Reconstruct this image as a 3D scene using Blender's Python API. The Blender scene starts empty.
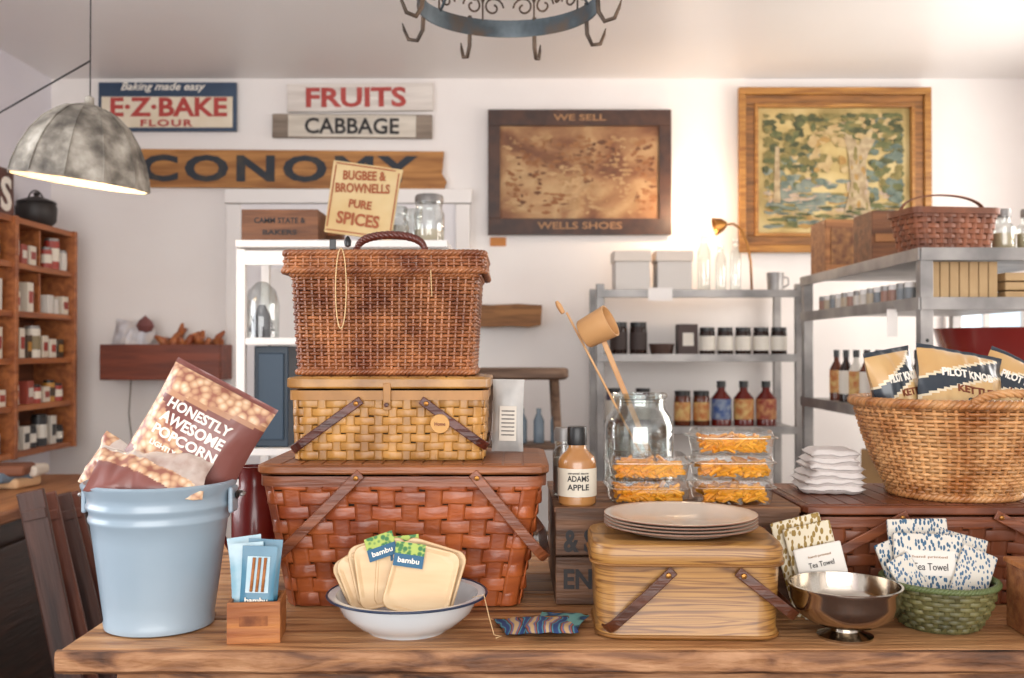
import bpy, bmesh, math, random
from math import sin, cos, pi, radians
from mathutils import Vector, Matrix, Euler, noise
random.seed(7)
C = bpy.context
COL = C.scene.collection
CAMZ = 1.27
TT = 0.80      # table top height

def P(u, v, d):
    """survey helper: metric position of a photo measurement at true distance d"""
    return Vector(((u-512)*d/1000.0, d, CAMZ+(350-v)*d/1000.0))

# ------------------------------------------------------------------ materials
def lin(h):
    h = h.lstrip('#')
    o = []
    for i in (0, 2, 4):
        c = int(h[i:i+2], 16)/255.0
        o.append(c/12.92 if c <= 0.04045 else ((c+0.055)/1.055)**2.4)
    return (*o, 1)

MC = {}
def mat(name, col, rough=.5, metal=0, col2=None, ns=8, st=(1, 1, 1), bump=0, bs=None, kind='noise',
        isl=0, emis=0, ramp=None, detail=4, dist=0, lo=.35, hi=.65, coat=0, spec=None, trans=0, dscale=.8):
    if name in MC: return MC[name]
    m = bpy.data.materials.new(name); m.use_nodes = True
    nt = m.node_tree; N = nt.nodes; L = nt.links
    b = N['Principled BSDF']
    b.inputs['Base Color'].default_value = lin(col)
    b.inputs['Roughness'].default_value = rough
    b.inputs['Metallic'].default_value = metal
    if spec is not None: b.inputs['Specular IOR Level'].default_value = spec
    if coat: b.inputs['Coat Weight'].default_value = coat; b.inputs['Coat Roughness'].default_value = .15
    if trans: b.inputs['Transmission Weight'].default_value = trans
    tc = N.new('ShaderNodeTexCoord'); mp = N.new('ShaderNodeMapping')
    L.new(tc.outputs['Object'], mp.inputs['Vector']); mp.inputs['Scale'].default_value = st
    src = None
    if col2 or ramp:
        if kind == 'noise':
            t = N.new('ShaderNodeTexNoise'); t.inputs['Scale'].default_value = ns; t.inputs['Detail'].default_value = detail
            t.inputs['Distortion'].default_value = dist; out = t.outputs['Fac']
        elif kind == 'wave':
            t = N.new('ShaderNodeTexWave'); t.bands_direction = 'Z'; t.inputs['Scale'].default_value = ns
            t.inputs['Distortion'].default_value = dist; t.inputs['Detail'].default_value = detail
            t.inputs['Detail Scale'].default_value = dscale
            out = t.outputs['Fac']
        elif kind == 'wavex':
            t = N.new('ShaderNodeTexWave'); t.bands_direction = 'X'; t.inputs['Scale'].default_value = ns
            t.inputs['Distortion'].default_value = dist; t.inputs['Detail'].default_value = detail; out = t.outputs['Fac']
        elif kind == 'voronoi':
            t = N.new('ShaderNodeTexVoronoi'); t.inputs['Scale'].default_value = ns; out = t.outputs['Distance']
        L.new(mp.outputs[0], t.inputs['Vector'])
        r = N.new('ShaderNodeValToRGB'); L.new(out, r.inputs['Fac'])
        if ramp:
            el = r.color_ramp.elements
            el[0].position = ramp[0][0]; el[0].color = lin(ramp[0][1])
            el[1].position = ramp[-1][0]; el[1].color = lin(ramp[-1][1])
            for p, c in ramp[1:-1]:
                e = el.new(p); e.color = lin(c)
        else:
            r.color_ramp.elements[0].position = lo; r.color_ramp.elements[1].position = hi
            r.color_ramp.elements[0].color = lin(col); r.color_ramp.elements[1].color = lin(col2)
        src = r.outputs['Color']
    if isl:
        g = N.new('ShaderNodeNewGeometry')
        mr = N.new('ShaderNodeMapRange'); mr.inputs['To Min'].default_value = 1-isl; mr.inputs['To Max'].default_value = 1+isl*.6
        L.new(g.outputs['Random Per Island'], mr.inputs['Value'])
        mx = N.new('ShaderNodeVectorMath'); mx.operation = 'SCALE'
        if src: L.new(src, mx.inputs[0])
        else: mx.inputs[0].default_value = lin(col)[:3]
        L.new(mr.outputs[0], mx.inputs['Scale'])
        src = mx.outputs[0]
    if src: L.new(src, b.inputs['Base Color'])
    if bump:
        t2 = N.new('ShaderNodeTexNoise'); t2.inputs['Scale'].default_value = bs or ns*3; t2.inputs['Detail'].default_value = 3
        L.new(mp.outputs[0], t2.inputs['Vector'])
        bp = N.new('ShaderNodeBump'); bp.inputs['Strength'].default_value = bump; bp.inputs['Distance'].default_value = .01
        L.new(t2.outputs['Fac'], bp.inputs['Height']); L.new(bp.outputs[0], b.inputs['Normal'])
    if emis:
        b.inputs['Emission Color'].default_value = lin(col); b.inputs['Emission Strength'].default_value = emis
    MC[name] = m
    return m

def thin(name, tint='#ffffff', gloss=.12, rough=.03, fac=.6):
    if name in MC: return MC[name]
    m = bpy.data.materials.new(name); m.use_nodes = True
    nt = m.node_tree; N = nt.nodes; L = nt.links
    N.remove(N['Principled BSDF'])
    t = N.new('ShaderNodeBsdfTransparent'); t.inputs[0].default_value = lin(tint)
    g = N.new('ShaderNodeBsdfGlossy'); g.inputs['Roughness'].default_value = rough
    lw = N.new('ShaderNodeLayerWeight'); lw.inputs[0].default_value = .35
    ad = N.new('ShaderNodeMath'); ad.operation = 'MULTIPLY_ADD'; ad.inputs[1].default_value = fac; ad.inputs[2].default_value = gloss
    ad.use_clamp = True
    L.new(lw.outputs['Facing'], ad.inputs[0])
    mx = N.new('ShaderNodeMixShader'); L.new(ad.outputs[0], mx.inputs[0]); L.new(t.outputs[0], mx.inputs[1]); L.new(g.outputs[0], mx.inputs[2])
    L.new(mx.outputs[0], N['Material Output'].inputs[0])
    MC[name] = m
    return m

def wood(name, a, b, k=1.0, axis='x', rough=.55, bump=.25, isl=0, lo=.35, hi=.65, coat=0):
    s = {'x': (1.2, 14, 14), 'y': (14, 1.2, 14), 'z': (14, 14, 1.2)}[axis]
    return mat(name, a, rough, 0, b, 2.2*k, s, bump, 5*k, isl=isl, dist=.6, detail=6, lo=lo, hi=hi, coat=coat)

white = mat('white_paint', '#ebe6e2', .5)
M_wall = mat('wall_plaster', '#eae3df', .75, col2='#f0ebe7', ns=1.5, bump=.05, bs=60)
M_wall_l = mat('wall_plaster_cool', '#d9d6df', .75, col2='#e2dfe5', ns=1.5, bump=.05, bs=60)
M_ceil = mat('ceiling_paint', '#e6e3e1', .38, col2='#ebe8e6', ns=.8)
M_floor = wood('floor_boards', '#3a2216', '#5e3a24', .8, 'y', .35)
M_table = mat('table_top_wood', '#9c6236', .5, ns=2.0, st=(1.3, 12, 12), bump=.5, bs=6, dist=1.2, detail=9, isl=.16,
              ramp=[(.27, '#4a2c18'), (.37, '#8a5a36'), (.48, '#b98557'), (.62, '#cb9868'), (.8, '#d9b085')])
M_tedge = mat('table_edge_wood', '#97603a', .65, ns=3, st=(2, 12, 9), bump=.6, bs=8, dist=1, detail=9,
              ramp=[(.3, '#2e1a0f'), (.42, '#6b452c'), (.55, '#9a6c48'), (.72, '#b98c66')])
black = mat('black_plastic', '#141314', .35)
M_txt_black = mat('ink_black', '#231f20', .6)
M_txt_red = mat('ink_red', '#b0403a', .6)
M_txt_white = mat('ink_white', '#f3ece0', .6)
M_txt_brown = mat('ink_brown', '#7a3b1e', .6)
glass = thin('clear_glass', '#f2f6f5', .10)
glass_pl = thin('clear_plastic', '#fdfdfc', .07, .06, .45)
M_galv = mat('galvanised_steel', '#7c7a79', .45, .6, '#a9a5a2', 6, bump=.1)
M_brass = mat('brass', '#9a6a35', .35, .9)
M_silver = mat('silver', '#b9b0a4', .14, 1.0)

# ------------------------------------------------------------------ mesh helpers
def rrect(hw, hd, r, n):
    r = max(1e-4, min(r, hw, hd))
    pts = []
    for cx, cy, a0 in ((hw-r, hd-r, 0), (-hw+r, hd-r, 90), (-hw+r, -hd+r, 180), (hw-r, -hd+r, 270)):
        for i in range(13):
            a = radians(a0+90*i/12)
            pts.append((cx+r*cos(a), cy+r*sin(a), cos(a), sin(a)))
    pts.append(pts[0])
    cum = [0]
    for i in range(1, len(pts)):
        cum.append(cum[-1]+math.hypot(pts[i][0]-pts[i-1][0], pts[i][1]-pts[i-1][1]))
    L = cum[-1]; out = []; j = 0
    for i in range(n):
        s = L*i/n
        while cum[j+1] < s-1e-12 and j < len(cum)-2: j += 1
        seg = cum[j+1]-cum[j]
        t = 0 if seg < 1e-9 else (s-cum[j])/seg
        p, q = pts[j], pts[j+1]
        x, y, nx, ny = [p[k]+(q[k]-p[k])*t for k in range(4)]
        l = math.hypot(nx, ny) or 1
        out.append((x, y, nx/l, ny/l))
    return out

_tcache = {}
def text_geo(txt, bold=0.0, shear=0.0, spacing=1.0):
    key = (txt, bold, shear, spacing)
    if key in _tcache: return _tcache[key]
    cu = bpy.data.curves.new('t', 'FONT'); cu.body = txt; cu.extrude = .02; cu.offset = bold; cu.shear = shear
    cu.space_character = spacing; cu.resolution_u = 3; cu.align_x = 'CENTER'
    ob = bpy.data.objects.new('t', cu); COL.objects.link(ob)
    C.view_layer.update()
    me = bpy.data.meshes.new_from_object(ob.evaluated_get(C.evaluated_depsgraph_get()))
    vs = [v.co.copy() for v in me.vertices]; fs = [tuple(p.vertices) for p in me.polygons]
    bpy.data.objects.remove(ob); bpy.data.meshes.remove(me); bpy.data.curves.remove(cu)
    x0 = min(v.x for v in vs); x1 = max(v.x for v in vs); y0 = min(v.y for v in vs); y1 = max(v.y for v in vs)
    vs = [((v.x-x0)/(x1-x0)-.5, (v.y-y0)/(y1-y0)-.5, v.z/.02) for v in vs]
    _tcache[key] = (vs, fs, (x1-x0)/(y1-y0))
    return _tcache[key]

class G:
    def __init__(s, name, loc=(0, 0, 0), rot=(0, 0, 0)):
        s.e = bpy.data.objects.new(name, None); COL.objects.link(s.e)
        s.e.location = loc; s.e.rotation_euler = [radians(a) for a in rot]
        s.e.empty_display_size = .05
    def mesh(s, part, V, F, m, smooth=False, bevel=0, seg=2, T=None):
        me = bpy.data.meshes.new(part)
        if T is not None: V = [T @ Vector(v) for v in V]
        me.from_pydata([tuple(v) for v in V], [], F); me.update()
        me.materials.append(m)
        if smooth: me.polygons.foreach_set('use_smooth', [True]*len(me.polygons))
        ob = bpy.data.objects.new(part, me); COL.objects.link(ob); ob.parent = s.e
        if bevel:
            md = ob.modifiers.new('b', 'BEVEL'); md.width = bevel; md.segments = seg; md.limit_method = 'ANGLE'
        return ob
    def box(s, part, c, size, m, bevel=.003, rot=(0, 0, 0), seg=2, top=(1, 1)):
        x, y, z = [a/2 for a in size]
        V = [(-x, -y, -z), (x, -y, -z), (x, y, -z), (-x, y, -z), (-x*top[0], -y*top[1], z), (x*top[0], -y*top[1], z), (x*top[0], y*top[1], z), (-x*top[0], y*top[1], z)]
        F = [(0, 3, 2, 1), (4, 5, 6, 7), (0, 1, 5, 4), (1, 2, 6, 5), (2, 3, 7, 6), (3, 0, 4, 7)]
        T = Matrix.Translation(c) @ Euler([radians(a) for a in rot]).to_matrix().to_4x4()
        return s.mesh(part, V, F, m, bevel=bevel, seg=seg, T=T)
    def lathe(s, part, prof, m, c=(0, 0, 0), seg=48, rot=(0, 0, 0), smooth=True, cap=True):
        V = []; F = []; n = len(prof)
        for r, z in prof:
            for i in range(seg):
                a = 2*pi*i/seg; V.append((r*cos(a), r*sin(a), z))
        for k in range(n-1):
            for i in range(seg):
                j = (i+1) % seg
                F.append((k*seg+i, k*seg+j, (k+1)*seg+j, (k+1)*seg+i))
        if cap:
            if prof[0][0] > 1e-5: F.append(tuple(range(seg))[::-1])
            if prof[-1][0] > 1e-5: F.append(tuple((n-1)*seg+i for i in range(seg)))
        T = Matrix.Translation(c) @ Euler([radians(a) for a in rot]).to_matrix().to_4x4()
        ob = s.mesh(part, V, F, m, smooth=smooth, T=T)
        if smooth:
            md = ob.modifiers.new('e', 'EDGE_SPLIT'); md.split_angle = radians(40)
        return ob
    def loft(s, part, secs, m, n=72, smooth=True, capb=True, capt=True, c=(0, 0, 0), T=None):
        V = []; F = []
        for hw, hd, r, z in secs:
            for x, y, nx, ny in rrect(hw, hd, r, n): V.append((x+c[0], y+c[1], z+c[2]))
        for k in range(len(secs)-1):
            for i in range(n):
                j = (i+1) % n
                F.append((k*n+i, k*n+j, (k+1)*n+j, (k+1)*n+i))
        if capb: F.append(tuple(range(n))[::-1])
        if capt: F.append(tuple((len(secs)-1)*n+i for i in range(n)))
        ob = s.mesh(part, V, F, m, smooth=smooth, T=T)
        if smooth:
            md = ob.modifiers.new('e', 'EDGE_SPLIT'); md.split_angle = radians(40)
        return ob
    def tube(s, part, pts, r, m, closed=False, cs=8, T=None):
        V, F = tube_geo(pts, r, closed, cs)
        return s.mesh(part, V, F, m, smooth=True, T=T)
    def ribbon(s, part, pts, W, w, t, m, bevel=.001):
        V = []; F = []; n = len(pts); pts = [Vector(p) for p in pts]
        for i, p in enumerate(pts):
            tg = (pts[min(i+1, n-1)]-pts[max(i-1, 0)]).normalized()
            Wv = Vector(W[i] if isinstance(W, list) else W).normalized(); Nn = tg.cross(Wv).normalized()
            for a, b in ((-1, -1), (1, -1), (1, 1), (-1, 1)): V.append(p+Wv*a*w/2+Nn*b*t/2)
        for i in range(n-1):
            for k in range(4):
                j = (k+1) % 4
                F.append((i*4+k, i*4+j, (i+1)*4+j, (i+1)*4+k))
        F += [(3, 2, 1, 0), tuple((n-1)*4+k for k in range(4))]
        return s.mesh(part, V, F, m, bevel=bevel)
    def text(s, part, txt, c, m, w=None, h=None, rot=(0, 0, 0), bold=0.02, ext=.0012, shear=0, spacing=1, fn=None):
        vs, fs, asp = text_geo(txt, bold, shear, spacing)
        if w is None: w = h*asp
        if h is None: h = w/asp
        V = [(x*w, -z*ext, y*h) for x, y, z in vs]
        T = Matrix.Translation(c) @ Euler([radians(a) for a in rot]).to_matrix().to_4x4()
        if fn:
            V2 = []
            for v in V:
                q = T @ Vector(v); q.y = fn(q.x, q.z)-.0012+(q.y-c[1]); V2.append(q)
            return s.mesh(part, V2, fs, m)
        return s.mesh(part, V, fs, m, T=T)
    def poly(s, part, pts, m, th=.002, y=0):
        n = len(pts)
        V = [(p[0], y-th, p[1]) for p in pts]+[(p[0], y, p[1]) for p in pts]
        F = [tuple(range(n)), tuple(range(n, 2*n))[::-1]]+[(i, n+i, n+(i+1) % n, (i+1) % n) for i in range(n)]
        return s.mesh(part, V, F, m)
    def pillow(s, part, w, h, t, m, T=None, n=26, wr=.004, crimp=.06, sd=0, p=2.4):
        def dep(x, z):
            a = min(1, abs(2*x/w)); b = min(1, abs(2*z/h))
            b2 = min(1, b/(1-crimp))
            f = max(0, 1-a**p)**.7*max(0, 1-b2**p)**.6
            wn = noise.noise(Vector((x*28+sd, z*22, sd)))*wr*(1-f*.4)+noise.noise(Vector((x*70+sd, z*9, sd)))*wr*.5
            return t/2*f, wn
        V = []; F = []
        for side in (0, 1):
            for j in range(n+1):
                for i in range(n+1):
                    x = (i/n-.5)*w; z = (j/n-.5)*h
                    d, wn = dep(x, z)
                    pin = 1-.05*sin(pi*(j/n))
                    V.append((x*pin, (-d+wn if side == 0 else d+wn)-.0004*(1-2*side), z))
        K = (n+1)*(n+1)
        for j in range(n):
            for i in range(n):
                a = j*(n+1)+i
                F.append((a, a+1, a+n+2, a+n+1)); F.append((K+a, K+a+n+1, K+a+n+2, K+a+1))
        ob = s.mesh(part, V, F, m, smooth=True, T=T)
        return lambda x, z: -dep(x, z)[0]+dep(x, z)[1]

def tube_geo(pts, r, closed=False, cs=8):
    pts = [Vector(p) for p in pts]; n = len(pts); V = []; F = []
    prev = None
    for i, p in enumerate(pts):
        if closed: tg = pts[(i+1) % n]-pts[i-1]
        else: tg = pts[min(i+1, n-1)]-pts[max(i-1, 0)]
        tg = tg.normalized() if tg.length > 1e-9 else Vector((0, 0, 1))
        if prev is None:
            ref = Vector((0, 0, 1)) if abs(tg.z) < .9 else Vector((1, 0, 0))
            u = tg.cross(ref).normalized()
        else:
            u = (prev-tg*prev.dot(tg)).normalized()
        prev = u; v = tg.cross(u)
        rr = r[i] if isinstance(r, (list, tuple)) else r
        for k in range(cs):
            a = 2*pi*k/cs; V.append(p+u*cos(a)*rr+v*sin(a)*rr)
    m = n if closed else n-1
    for i in range(m):
        i2 = (i+1) % n
        for k in range(cs):
            k2 = (k+1) % cs
            F.append((i*cs+k, i*cs+k2, i2*cs+k2, i2*cs+k))
    if not closed:
        F.append(tuple(range(cs))[::-1]); F.append(tuple((n-1)*cs+k for k in range(cs)))
    return V, F

def weave(g, part, z0, z1, d0, d1, r, rows, stakes, m, th=.003, amp=.003, fill=.92, sps=5, bulge=0, sw=.02, flat=True, inner=None, c=(0, 0)):
    V = []; F = []; n = stakes*sps; rh = (z1-z0)/rows
    def dims(v):
        return (d0[0]+(d1[0]-d0[0])*v+bulge*sin(pi*v), d0[1]+(d1[1]-d0[1])*v+bulge*sin(pi*v))
    def rad(v): return r if not isinstance(r, tuple) else r[0]+(r[1]-r[0])*v
    for k in range(rows):
        v = (k+.5)/rows; z = z0+(k+.5)*rh
        hw, hd = dims(v); PP = rrect(hw, hd, rad(v), n)
        sg = 1 if k % 2 else -1
        hh = rh*fill/2
        if flat: cs = [(-th/2, -hh), (th*.3, -hh), (th/2, -hh*.7), (th/2, hh*.7), (th*.3, hh), (-th/2, hh)]
        else: cs = [(th/2*cos(a), hh*sin(a)) for a in [2*pi*q/6 for q in range(6)]]
        b0 = len(V); nc = len(cs)
        for i, (x, y, nx, ny) in enumerate(PP):
            o = amp*sg*sin(pi*i/sps)
            jz = noise.noise(Vector((x*20, y*20, k*3.1)))*rh*.14
            for a, bz in cs: V.append((c[0]+x+nx*(o+a), c[1]+y+ny*(o+a), z+bz+jz))
        for i in range(n):
            j = (i+1) % n
            for q in range(nc):
                q2 = (q+1) % nc
                F.append((b0+i*nc+q, b0+j*nc+q, b0+j*nc+q2, b0+i*nc+q2))
    R0 = rrect(*dims(0), rad(0), stakes*2); R1 = rrect(*dims(1), rad(1), stakes*2); Rm = rrect(*dims(.5), rad(.5), stakes*2)
    for j in range(stakes):
        pr = []
        for RR, z in ((R0, z0), (Rm, (z0+z1)/2), (R1, z1)):
            x, y, nx, ny = RR[j*2+1]; pr.append((Vector((c[0]+x, c[1]+y, z)), Vector((-ny, nx, 0)), Vector((nx, ny, 0))))
        b0 = len(V); w = sw/2; t2 = th/2 if flat else w
        for p, tg, nn in pr:
            for a, b in ((-w, -t2), (w*.9, -t2), (w, t2*.6), (w*.6, t2), (-w*.6, t2), (-w, t2*.6)): V.append(p+tg*a+nn*b)
        for i in range(2):
            for q in range(6):
                q2 = (q+1) % 6
                F.append((b0+i*6+q, b0+i*6+q2, b0+(i+1)*6+q2, b0+(i+1)*6+q))
    g.mesh(part, V, F, m, smooth=True)
    if inner:
        q = amp+th
        g.loft('weave_backing', [(dims(v)[0]-q, dims(v)[1]-q, rad(v), z0+.001+(z1-z0-.002)*v) for v in (0, .5, 1)], inner, c=(c[0], c[1], 0), capt=False)  # added backing; its dark colour stands in for shade between the strands

def twist_rim(g, part, hw, hd, r, z, rad, m, turns=60, strands=3, c=(0, 0)):
    V = []; F = []
    n = turns*6
    PP = rrect(hw, hd, r, n)
    for k in range(strands):
        pts = []
        for i, (x, y, nx, ny) in enumerate(PP):
            a = 2*pi*i/6.0/2+2*pi*k/strands
            pts.append((c[0]+x+nx*cos(a)*rad*.5, c[1]+y+ny*cos(a)*rad*.5, z+sin(a)*rad*.5))
        v, f = tube_geo(pts, rad*.62, True, 6)
        b = len(V); V += v; F += [tuple(q+b for q in ff) for ff in f]
    g.mesh(part, V, F, m, smooth=True)

def hoop(g, part, px, pz, D, ang, L, w, t, m, rho=.03, peg=None):
    """bent-wood swing handle: pivots on front/back faces at (px,pz), swung to ang (deg from +x towards up)"""
    A = Vector((cos(radians(ang)), 0, sin(radians(ang)))); Y = Vector((0, 1, 0)); W = A.cross(Y)
    o = Vector((px, 0, pz)); pts = []
    def q(a, y): pts.append(o+A*a+Y*y)
    q(-.012, -D)
    for i in range(7): q((L-rho)*i/6, -D-.0036*sin(pi*i/6))
    for i in range(1, 7):
        a = pi/2*i/6; q(L-rho+rho*sin(a), -D+rho-rho*cos(a))
    q(L, 0)
    for i in range(0, 7):
        a = pi/2*i/6; q(L-rho+rho*cos(a), D-rho+rho*sin(a))
    q(0, D)
    g.ribbon(part, pts, W, w, t, m, bevel=.0015)
    for sy in (-1, 1):
        g.lathe(part+'_peg_%d' % (sy+1), [(0.0, .003), (.004, .002), (.005, 0)], peg or m, c=(px, sy*(D+t/2+.0005), pz), seg=12, rot=(90 if sy < 0 else -90, 0, 0))

# ================================================================== ROOM
XL, XR, YB, YF, ZC = -2.31, 2.62, 5.0, -2.8, 2.63
def shell(name, boxes, m):
    V = []; F = []
    for (x0, y0, z0, x1, y1, z1) in boxes:
        b = len(V)
        V += [(x0, y0, z0), (x1, y0, z0), (x1, y1, z0), (x0, y1, z0), (x0, y0, z1), (x1, y0, z1), (x1, y1, z1), (x0, y1, z1)]
        F += [tuple(b+i for i in f) for f in ((0, 3, 2, 1), (4, 5, 6, 7), (0, 1, 5, 4), (1, 2, 6, 5), (2, 3, 7, 6), (3, 0, 4, 7))]
    me = bpy.data.meshes.new(name); me.from_pydata(V, [], F); me.materials.append(m)
    ob = bpy.data.objects.new(name, me); COL.objects.link(ob); return ob
shell('floor', [(XL+i*.1645, YF, -.05, XL+i*.1645+.1615, YB, 0) for i in range(30)]+[(XL, YF, -.1, XR, YB, -.004)], M_floor)
shell('ceiling', [(XL-.1, YF, ZC, XR+.1, YB+.1, ZC+.1)], M_ceil)
shell('wall_back', [(XL-.1, YB, 0, XR+.1, YB+.1, ZC)], M_wall)
def wall_with_windows(name, x0, x1, wins, m):
    bx = [(x0, YF, 0, x1, YB, .9), (x0, YF, 2.3, x1, YB, ZC)]
    y = YF
    for a, b in wins:
        bx.append((x0, y, .9, x1, a, 2.3)); y = b
    bx.append((x0, y, .9, x1, YB, 2.3))
    shell(name, bx, m)
wl = [(-1.0, .6), (1.0, 2.8)]
wr_ = [(-1.0, .6), (2.5, 4.4)]
wall_with_windows('wall_left', XL-.1, XL, wl, M_wall_l)
wall_with_windows('wall_right', XR, XR+.1, wr_, M_wall)
k = 1
for xx, ww in ((XL-.05, wl), (XR+.05, wr_)):
    for a, b in ww:
        g = G('window_%d' % k, (xx, (a+b)/2, 1.6)); k += 1
        for yy in (-(b-a)/2+.02, 0, (b-a)/2-.02): g.box('mullion', (0, yy, 0), (.05, .04, 1.4), white)
        for zz in (-.68, 0, .68): g.box('rail', (0, 0, zz), (.045, b-a, .04), white)
shell('baseboard_back', [(XL, YB-.02, 0, XR, YB, .14)], white)

g = G('door_1', (0, 0, 0))
x0 = P(228, 0, 5).x; x1 = P(470, 0, 5).x; zt = P(0, 190, 5).z
Mdoor = mat('door_paint', '#e3dfe0', .5)
g.box('leaf', ((x0+x1)/2, 4.983, (zt-.07)/2), (x1-x0-.14, .03, zt-.075), Mdoor)
for xx in (x0+.035, x1-.035): g.box('casing', (xx, 4.978, (zt-.075)/2), (.07, .04, zt-.075), white)
g.box('head_casing', ((x0+x1)/2, 4.976, zt-.035), (x1-x0+.02, .044, .07), white)
for zz in (.5, 1.35):
    g.box('panel', ((x0+x1)/2, 4.963, zz), (x1-x0-.35, .012, .65), white)
g = G('window_5', P(985, 335, 4.98))
g.box('pane', (0, .0, 0), (.36, .01, .44), mat('pane_daylight', '#cfdde8', .1, emis=.7))
for xx in (-.19, 0, .19): g.box('stile', (xx, -.01, 0), (.03, .03, .43), white)
for zz in (-.23, .23): g.box('rail', (0, -.012, zz), (.41, .03, .03), white)
g.box('mid_rail', (0, -.012, 0), (.34, .02, .02), white)

# ================================================================== WALL SIGNS
def rect(u0, v0, u1, v1, d):
    a = P(u0, v0, d); b = P(u1, v1, d)
    return ((a+b)/2, b.x-a.x, a.z-b.z)
c, w, h = rect(98, 82, 236, 131, 4.975)
g = G('enamel_flour_sign', c)
M_cream = mat('sign_cream', '#e8dcc8', .5, col2='#dccdb2', ns=6)
g.box('plate', (0, 0, 0), (w, .02, h), mat('sign_navy', '#263a54', .45, col2='#33475f', ns=5), .002)
g.box('field', (0, -.009, -.028), (w-.035, .012, h-.09), M_cream, .001)
g.text('script_line', 'Baking made easy', (-.02, -.011, .095), M_txt_white, w=.42, h=.05, shear=.35, bold=.01)
g.text('name', 'E·Z·BAKE', (.01, -.017, -.003), M_txt_red, w=.58, h=.095, bold=.03)
g.text('flour', 'FLOUR', (0, -.017, -.083), M_txt_red, w=.26, h=.035, bold=.03, spacing=1.2)
c, w, h = rect(287, 83, 433, 111, 4.98)
g = G('wooden_fruits_sign', c, (0, -.5, 0))
g.box('board', (0, 0, 0), (w, .02, h), wood('board_white', '#c9bfb6', '#e6ded6', 1, 'x'), .002)
g.text('lettering', 'FRUITS', (-.02, -.011, 0), mat('ink_red_faded', '#b8504a', .7, col2='#a8403a', ns=14), w=.50, h=.1, bold=.03)
c, w, h = rect(272, 114, 432, 138, 4.98)
g = G('wooden_cabbage_sign', c, (0, .4, 0))
g.box('board', (0, 0, 0), (w, .02, h), wood('board_grey', '#6d5d50', '#978777', 1, 'x'), .003)
g.box('painted_field', (0, -.007, 0), (w-.16, .012, h-.01), wood('board_cream', '#bdb2a3', '#dbd2c4', 1, 'x'), .001)
g.text('lettering', 'CABBAGE', (0.0, -.015, 0), M_txt_black, w=.47, h=.08, bold=.02)
g = G('wooden_economy_sign', P(283, 168.5, 4.975), (0, .3, 0))
g.poly('board', [(-.745, -.095), (.8, -.1), (.815, -.06), (.79, -.02), (.80, .09), (-.745, .095)], wood('board_orange', '#8d5a2a', '#bb8346', 1, 'x', .6), .02, .015)
g.text('lettering', 'CONOMY', (-.02, -.0065, 0), mat('ink_slate', '#2b3038', .7, col2='#4a4238', ns=12, lo=.5, hi=.8), w=1.38, h=.135, bold=.035, spacing=1.2)
c, w, h = rect(488, 110, 671, 235, 4.975)
g = G('framed_shoe_advert', c)
g.box('back', (0, .0, 0), (w-.02, .015, h-.02), mat('rust_field', '#8a5a3a', .6, ns=3.2, detail=12, dist=.5, st=(1, 1, 1.4),
      ramp=[(.32, '#53301f'), (.43, '#7d5134'), (.52, '#a37a52'), (.60, '#b8976c'), (.72, '#8a5c3a')]), .001)
M_rf = mat('rust_frame', '#33201a', .5, col2='#4d3022', ns=14, bump=.2)
for cc, ss in (((0, -.01, h/2-.04), (w, .03, .08)), ((0, -.01, -h/2+.04), (w, .03, .08)), ((-w/2+.03, -.01, 0), (.06, .03, h-.16)), ((w/2-.03, -.01, 0), (.06, .03, h-.16))):
    g.box('border', cc, ss, M_rf, .002)
g.text('top_line', 'WE SELL', (0, -.026, h/2-.04), mat('ink_tan', '#a07650', .6), w=.26, h=.032)
g.text('bottom_line', 'WELLS SHOES', (0, -.026, -h/2+.045), MC['ink_tan'], w=.42, h=.035)
def blob(cx, cz, rx, rz, n=14, j=.25):
    return [(cx+rx*cos(2*pi*q/n)*(1+random.uniform(-j, j)), cz+rz*sin(2*pi*q/n)*(1+random.uniform(-j, j))) for q in range(n)]
def multi(g, part, polys, m, y):
    V = []; F = []
    for i, (pts, lift) in enumerate(polys):
        b = len(V); n = len(pts)
        V += [(p[0], y-lift, p[1]) for p in pts]; F.append(tuple(range(b, b+n)))
    return g.mesh(part, V, F, m)
fdm = [mat('faded_print_a', '#5c3a26', .7, col2='#7f5638', ns=12), mat('faded_print_b', '#b8966c', .7, col2='#9c764e', ns=12), mat('faded_print_c', '#84522f', .7, col2='#996c45', ns=15)]
S = [[], [], []]
for i in range(420):
    a = random.uniform(-.37, .37); b = random.uniform(-.20, .18)
    zone = 1 if (noise.noise(Vector((a*5, b*7, 1.3))) > .02) else random.choice((0, 2, 2))
    S[zone].append((blob(a, b, random.uniform(.004, .022), random.uniform(.003, .011), 9, .5), .001+.00001*i))
for i in range(3): multi(g, 'faded_illustration', S[i], fdm[i], -.0075)
# painting
c, w, h = rect(738, 88, 930, 253, 4.97)
g = G('framed_landscape_painting', c)
g.box('canvas', (0, 0.01, 0), (w-.1, .015, h-.1), mat('canvas_sky', '#b99a5e', .7, ns=5, detail=6, ramp=[(.35, '#96824e'), (.5, '#b8a068'), (.65, '#c6b27e')]), 0)
M_gold = wood('gilt_frame', '#85541f', '#b27e3a', 2, 'x', .4, .3)
M_gold2 = wood('gilt_frame_dark', '#664018', '#98642e', 2, 'x', .45, .3)
for t, wd, yy, mm in ((0, .035, -.02, M_gold), (.035, .05, -.005, M_gold2), (.08, .018, -.015, M_gold)):
    W2 = w-2*t; H2 = h-2*t
    for cc, ss in (((0, yy, H2/2-wd/2), (W2, .03, wd)), ((0, yy, -H2/2+wd/2), (W2, .03, wd)), ((-W2/2+wd/2, yy, 0), (wd, .03, H2-2*wd)), ((W2/2-wd/2, yy, 0), (wd, .03, H2-2*wd))):
        g.box('moulding', cc, ss, mm, .003)
def pm(n, a, b): return mat('paint_'+n, a, .8, col2=b, ns=30, detail=8)
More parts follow.
